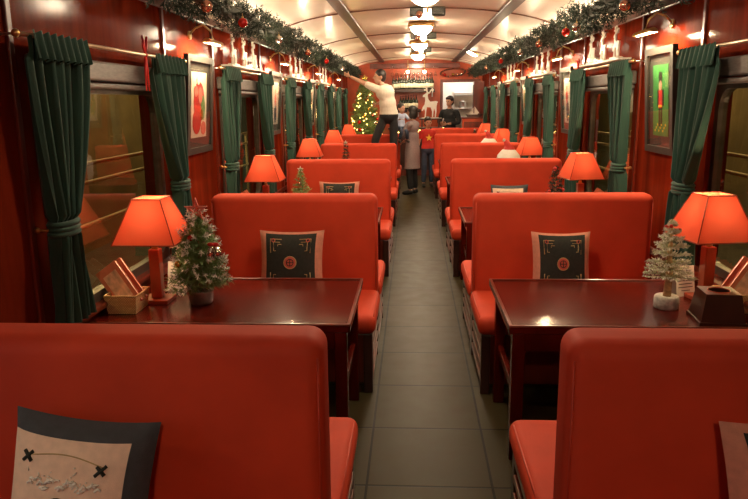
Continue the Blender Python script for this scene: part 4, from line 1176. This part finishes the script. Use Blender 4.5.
def person(name, label, loc, rz, S, pose, cl, k=1.0):
    """pose: joint positions in metres (local, facing -y); cl: clothing choices"""
    e = tag(empty(name, loc, rz), label, 'person'); J = pose; b = MB()
    v_ = lambda n_: Vector(J[n_])
    sk = {'pel': (*J['pel'], .076 * S), 'sp': (*J['sp'], .075 * S), 'ch': (*J['ch'], .085 * S), 'nk': (*J['nk'], .052 * S), 'hd': (*(v_('nk') * .45 + v_('hd') * .55), .05 * S)}
    E = [('pel', 'sp'), ('sp', 'ch'), ('ch', 'nk'), ('nk', 'hd')]
    for s_ in 'LR':
        sk.update({'sh' + s_: (*J['sh' + s_], .058 * S), 'el' + s_: (*J['el' + s_], .040 * S), 'wr' + s_: (*J['wr' + s_], .027 * S),
                   'hp' + s_: (*J['hp' + s_], .072 * S), 'kn' + s_: (*J['kn' + s_], .058 * S), 'an' + s_: (*J['an' + s_], .038 * S), 'to' + s_: (*J['to' + s_], .030 * S)})
        E += [('ch', 'sh' + s_), ('sh' + s_, 'el' + s_), ('el' + s_, 'wr' + s_), ('pel', 'hp' + s_), ('hp' + s_, 'kn' + s_), ('kn' + s_, 'an' + s_), ('an' + s_, 'to' + s_)]
    v1, f1 = skinned(sk, E, 'pel', 1); b.add(v1, f1, 0, True)
    for s_ in 'LR':
        hand(b, v_('wr' + s_), v_('wr' + s_) - v_('el' + s_), Vector(J.get('th' + s_, (0, -1, 0))), .6, S)
    mt = head(b, v_('hd'), J.get('hrz', 0), S * k, J.get('htilt', 0))
    fused('body', b, M['skin'], e, .0095 if S > .8 else .008, 2)
    face(mt, e); hair(mt, e, cl['hair'])
    # upper garment
    g = MB(); q = .018 * S
    sk2 = {n_: (*sk[n_][:3], sk[n_][3] + q) for n_ in ('pel', 'sp', 'ch')}
    E2 = [('pel', 'sp'), ('sp', 'ch')]
    sk2['nk'] = (*(v_('ch') * .35 + v_('nk') * .65), .062 * S)
    E2.append(('ch', 'nk'))
    for s_ in 'LR':
        sk2['sh' + s_] = (*J['sh' + s_], .058 * S + q); E2.append(('ch', 'sh' + s_))
        t_ = cl.get('sleeve', .9)
        if t_ <= 1: sk2['el' + s_] = (*(v_('sh' + s_).lerp(v_('el' + s_), t_)), .046 * S + q); E2.append(('sh' + s_, 'el' + s_))
        else:
            sk2['el' + s_] = (*J['el' + s_], .040 * S + q); sk2['wr' + s_] = (*(v_('el' + s_).lerp(v_('wr' + s_), t_ - 1)), .032 * S + q * .8); E2 += [('sh' + s_, 'el' + s_), ('el' + s_, 'wr' + s_)]
    v1, f1 = skinned(sk2, E2, 'pel', 1); g.add(v1, f1, 0, True)
    g.ball(tuple(v_('pel') + V(0, 0, .02 * S)), (.165 * S, .122 * S, .15 * S), n=20, m=12); g.ball(tuple(v_('pel').lerp(v_('sp'), .5)), (.150 * S, .112 * S, .15 * S), n=20, m=12); g.ball(tuple(v_('sp')), (.150 * S, .110 * S, .17 * S), n=20, m=12); g.ball(tuple(v_('ch')), (.158 * S, .112 * S, .15 * S), n=20, m=12)
    if cl.get('coat'):   # long skirt of the coat down to the hem
        c0 = v_('pel'); zs = [c0.z + .10 * S, c0.z - .10 * S, c0.z - .35 * S, cl['coat']]; rs = [.155 * S, .185 * S, .19 * S, .195 * S]; zs.reverse(); rs.reverse()
        g.lathe([(r, z) for r, z in zip(rs, zs)], 24, (c0.x, c0.y, 0), mtx=Matrix.Translation((c0.x, c0.y, 0)) @ Matrix.Diagonal((1, .72, 1, 1)) @ Matrix.Translation((-c0.x, -c0.y, 0)))
    up_ = fused(cl['top'], g, M[cl['topm']], e, .010, 3)
    # trousers
    g = MB(); sk3 = {'pel': (*J['pel'], .095 * S)}; E3 = []
    for s_ in 'LR':
        sk3.update({'hp' + s_: (*J['hp' + s_], .082 * S + q * .5), 'kn' + s_: (*J['kn' + s_], .058 * S + q * 1.1), 'an' + s_: (*(v_('kn' + s_).lerp(v_('an' + s_), .95)), .045 * S + q)})
        E3 += [('pel', 'hp' + s_), ('hp' + s_, 'kn' + s_), ('kn' + s_, 'an' + s_)]
    v1, f1 = skinned(sk3, E3, 'pel', 1); g.add(v1, f1, 0, True)
    g.ball(tuple(v_('pel') + V(0, 0, -.02 * S)), (.168 * S, .124 * S, .14 * S), n=20, m=12)
    fused('trousers', g, M[cl['botm']], e, .010, 3)
    for s_ in 'LR':
        a, t_ = v_('an' + s_), v_('to' + s_); g = MB(); m_ = (a + t_) / 2; d = (t_ - a); d.z = 0
        g.tube([a - d.normalized() * .04 * S + V(0, 0, -.015 * S), a + V(0, 0, -.012 * S), m_ + V(0, 0, -.006), t_, t_ + d.normalized() * .03 * S], [.034 * S, .048 * S, .045 * S, .042 * S, .026 * S], 12)
        lo = min(v_[2] for v_ in g.v); floor_ = J.get('ground', 0)
        g.v = [(x, y, max(z, floor_ + .002)) for x, y, z in g.v]
        g.build('shoe', M['shoe'], e)
    return e, mt
def stand(h, S=None):
    S = S or h / 1.70
    p = dict(pel=(0, 0, .95), sp=(0, .01, 1.12), ch=(0, .01, 1.30), nk=(0, .0, 1.45), hd=(0, -.02, 1.585))
    for s_, x in (('L', 1), ('R', -1)):
        p.update({'sh' + s_: (x * .165, .01, 1.385), 'el' + s_: (x * .215, .03, 1.10), 'wr' + s_: (x * .20, -.08, .88), 'hp' + s_: (x * .085, 0, .90), 'kn' + s_: (x * .095, -.02, .49), 'an' + s_: (x * .10, .02, .075), 'to' + s_: (x * .12, -.12, .035)})
    return {n_: tuple(c * S for c in v_) for n_, v_ in p.items()}, S

# man on the bench reaching into the tree
p, S = stand(1.80)
p.update(pel=(.02, .02, 1.02), sp=(0, .0, 1.22), ch=(-.05, -.01, 1.42), nk=(-.10, -.02, 1.56), hd=(-.15, -.03, 1.695))
p.update(shL=(.10, .02, 1.49), shR=(-.23, -.02, 1.50), elR=(-.49, .03, 1.62), wrR=(-.70, .12, 1.72), elL=(-.04, .12, 1.28), wrL=(-.23, .32, 1.21), thR=(0, 0, 1), thL=(0, 0, 1))
p.update(hpL=(.11, .02, .96), hpR=(-.07, .02, .96), knL=(.11, -.01, .52), anL=(.11, .03, .085), toL=(.14, -.10, .04), knR=(-.24, -.05, .55), anR=(-.20, .03, .085), toR=(-.26, -.10, .04))
p['hrz'] = R(-70)
person('person', 'person in cream shirt and black trousers on a bench, reaching to the Christmas tree', (-.46, 13.00, .495), 0, S, p, dict(hair='short', top='shirt', topm='shirtw', botm='trouser', sleeve=.75))

# woman in the long coat carrying a child
p, S = stand(1.66)
def mul(*t): return tuple(c * S for c in t)
p.update(elL=mul(.22, -.10, 1.12), wrL=mul(.05, -.27, 1.06), elR=mul(-.22, -.10, 1.12), wrR=mul(-.06, -.27, 1.00), thL=(0, 0, 1), thR=(0, 0, 1)); p['hrz'] = R(10)
wl = (-.005, 13.30, 0)
person('person', 'person in a long mauve grey coat in the aisle, holding a small child', wl, R(-118), S, p, dict(hair='bob', top='coat', topm='coat', botm='trouser', sleeve=1.8, coat=.50))
# the child in arms, face over the shoulder towards the front
p, S2 = stand(.88)
p.update(knL=(.10 * S2, -.28 * S2, .80 * S2), knR=(-.10 * S2, -.28 * S2, .80 * S2), anL=(.16 * S2, -.18 * S2, .46 * S2), anR=(-.16 * S2, -.18 * S2, .46 * S2), toL=(.17 * S2, -.29 * S2, .42 * S2), toR=(-.17 * S2, -.29 * S2, .42 * S2), ground=-9)
p.update(elL=(.22 * S2, -.14 * S2, 1.22 * S2), elR=(-.22 * S2, -.14 * S2, 1.22 * S2), wrL=(.15 * S2, -.36 * S2, 1.22 * S2), wrR=(-.15 * S2, -.36 * S2, 1.22 * S2))
p['hrz'] = R(20)
person('person', 'small child in pale blue shirt carried by the person in the long coat', (wl[0] - .21, wl[1] - .10, .80), R(25), S2, p, dict(hair='short', top='shirt', topm='babyshirt', botm='jeans', sleeve=1.6), 1.55)

# child in the red tee shirt
p, S = stand(1.42); p.update(wrL=tuple(c * S for c in (.26, -.20, .98)), wrR=tuple(c * S for c in (-.30, -.06, .86)))
e, mt = person('person', 'child in a red tee shirt with yellow star standing in the aisle', (.31, 14.48, 0), R(12), S, p, dict(hair='fringe', top='tee_shirt', topm='redshirt', botm='jeans', sleeve=.75), 1.12)
sh_ = MB().prism([(x, z) for x, z in star_poly(.075, .029)], .012, 0, Matrix.Translation((0, -.132 * S, 1.22 * S)) @ Matrix.Rotation(R(-6), 4, 'X')); sh_.build('star_print', M['yellow'], e)

# attendant in black behind the bar by the doorway
p, S = stand(1.86); p.update(elR=tuple(c * S for c in (-.24, .0, 1.12)), wrR=tuple(c * S for c in (-.10, -.22, 1.12)), elL=tuple(c * S for c in (.24, .0, 1.12)), wrL=tuple(c * S for c in (.02, -.26, 1.10)), thR=(0, 0, 1), thL=(0, 0, 1))
p['hrz'] = R(-15)
person('person', 'attendant in a black shirt standing in front of the kitchen doorway', (.90, 17.42, 0), R(-20), S, p, dict(hair='fringe', top='shirt', topm='trouser', botm='trouser', sleeve=1.75))

# ------------------------------------------------------------------ added fill lights out of view, camera, world
dup(cl, (.11, -1.15, vault(.11)), label='unseen dome lamp added on the ceiling behind the viewpoint as fill light')  # unseen lamp added to brighten the near bench backs
area('rear_cool_fill', (XL - .40, .70, 1.50), (0, R(-90), 0), 7.0, .9, 1.0, (.68, .74, 1))  # added cool fill outside the window, tints the nearest cushion

W = bpy.data.worlds.new('night'); sc.world = W; W.use_nodes = True
W.node_tree.nodes['Background'].inputs[0].default_value = (.030, .022, .010, 1); W.node_tree.nodes['Background'].inputs[1].default_value = 1

f, th, psi, ro, H = 694.45, .2103, .0566, -.0099, 1.76
cd = bpy.data.cameras.new('camera'); cam = bpy.data.objects.new('camera', cd); COL.objects.link(cam); sc.camera = cam
cd.sensor_fit = 'HORIZONTAL'; cd.sensor_width = 36; cd.lens = f / 748 * 36; cd.clip_start = .05; cd.clip_end = 100
fw = Vector((-math.sin(psi) * math.cos(th), math.cos(psi) * math.cos(th), -math.sin(th)))
rt = Vector((math.cos(psi), math.sin(psi), 0)); up = rt.cross(fw)
m3 = Matrix((rt, up, -fw)).transposed() @ Matrix.Rotation(ro, 3, 'Z')
cam.matrix_world = Matrix.Translation((0, 0, H)) @ m3.to_4x4()
vs_ = sc.view_settings; vs_.view_transform = 'Standard'; vs_.look = 'None'; vs_.gamma = 1; vs_.use_curve_mapping = False; vs_.exposure = .2
sc.cycles.use_denoising = True
sc.cycles.max_bounces = 8; sc.cycles.transparent_max_bounces = 12; sc.cycles.sample_clamp_indirect = 4; sc.cycles.caustics_reflective = False; sc.cycles.caustics_refractive = False
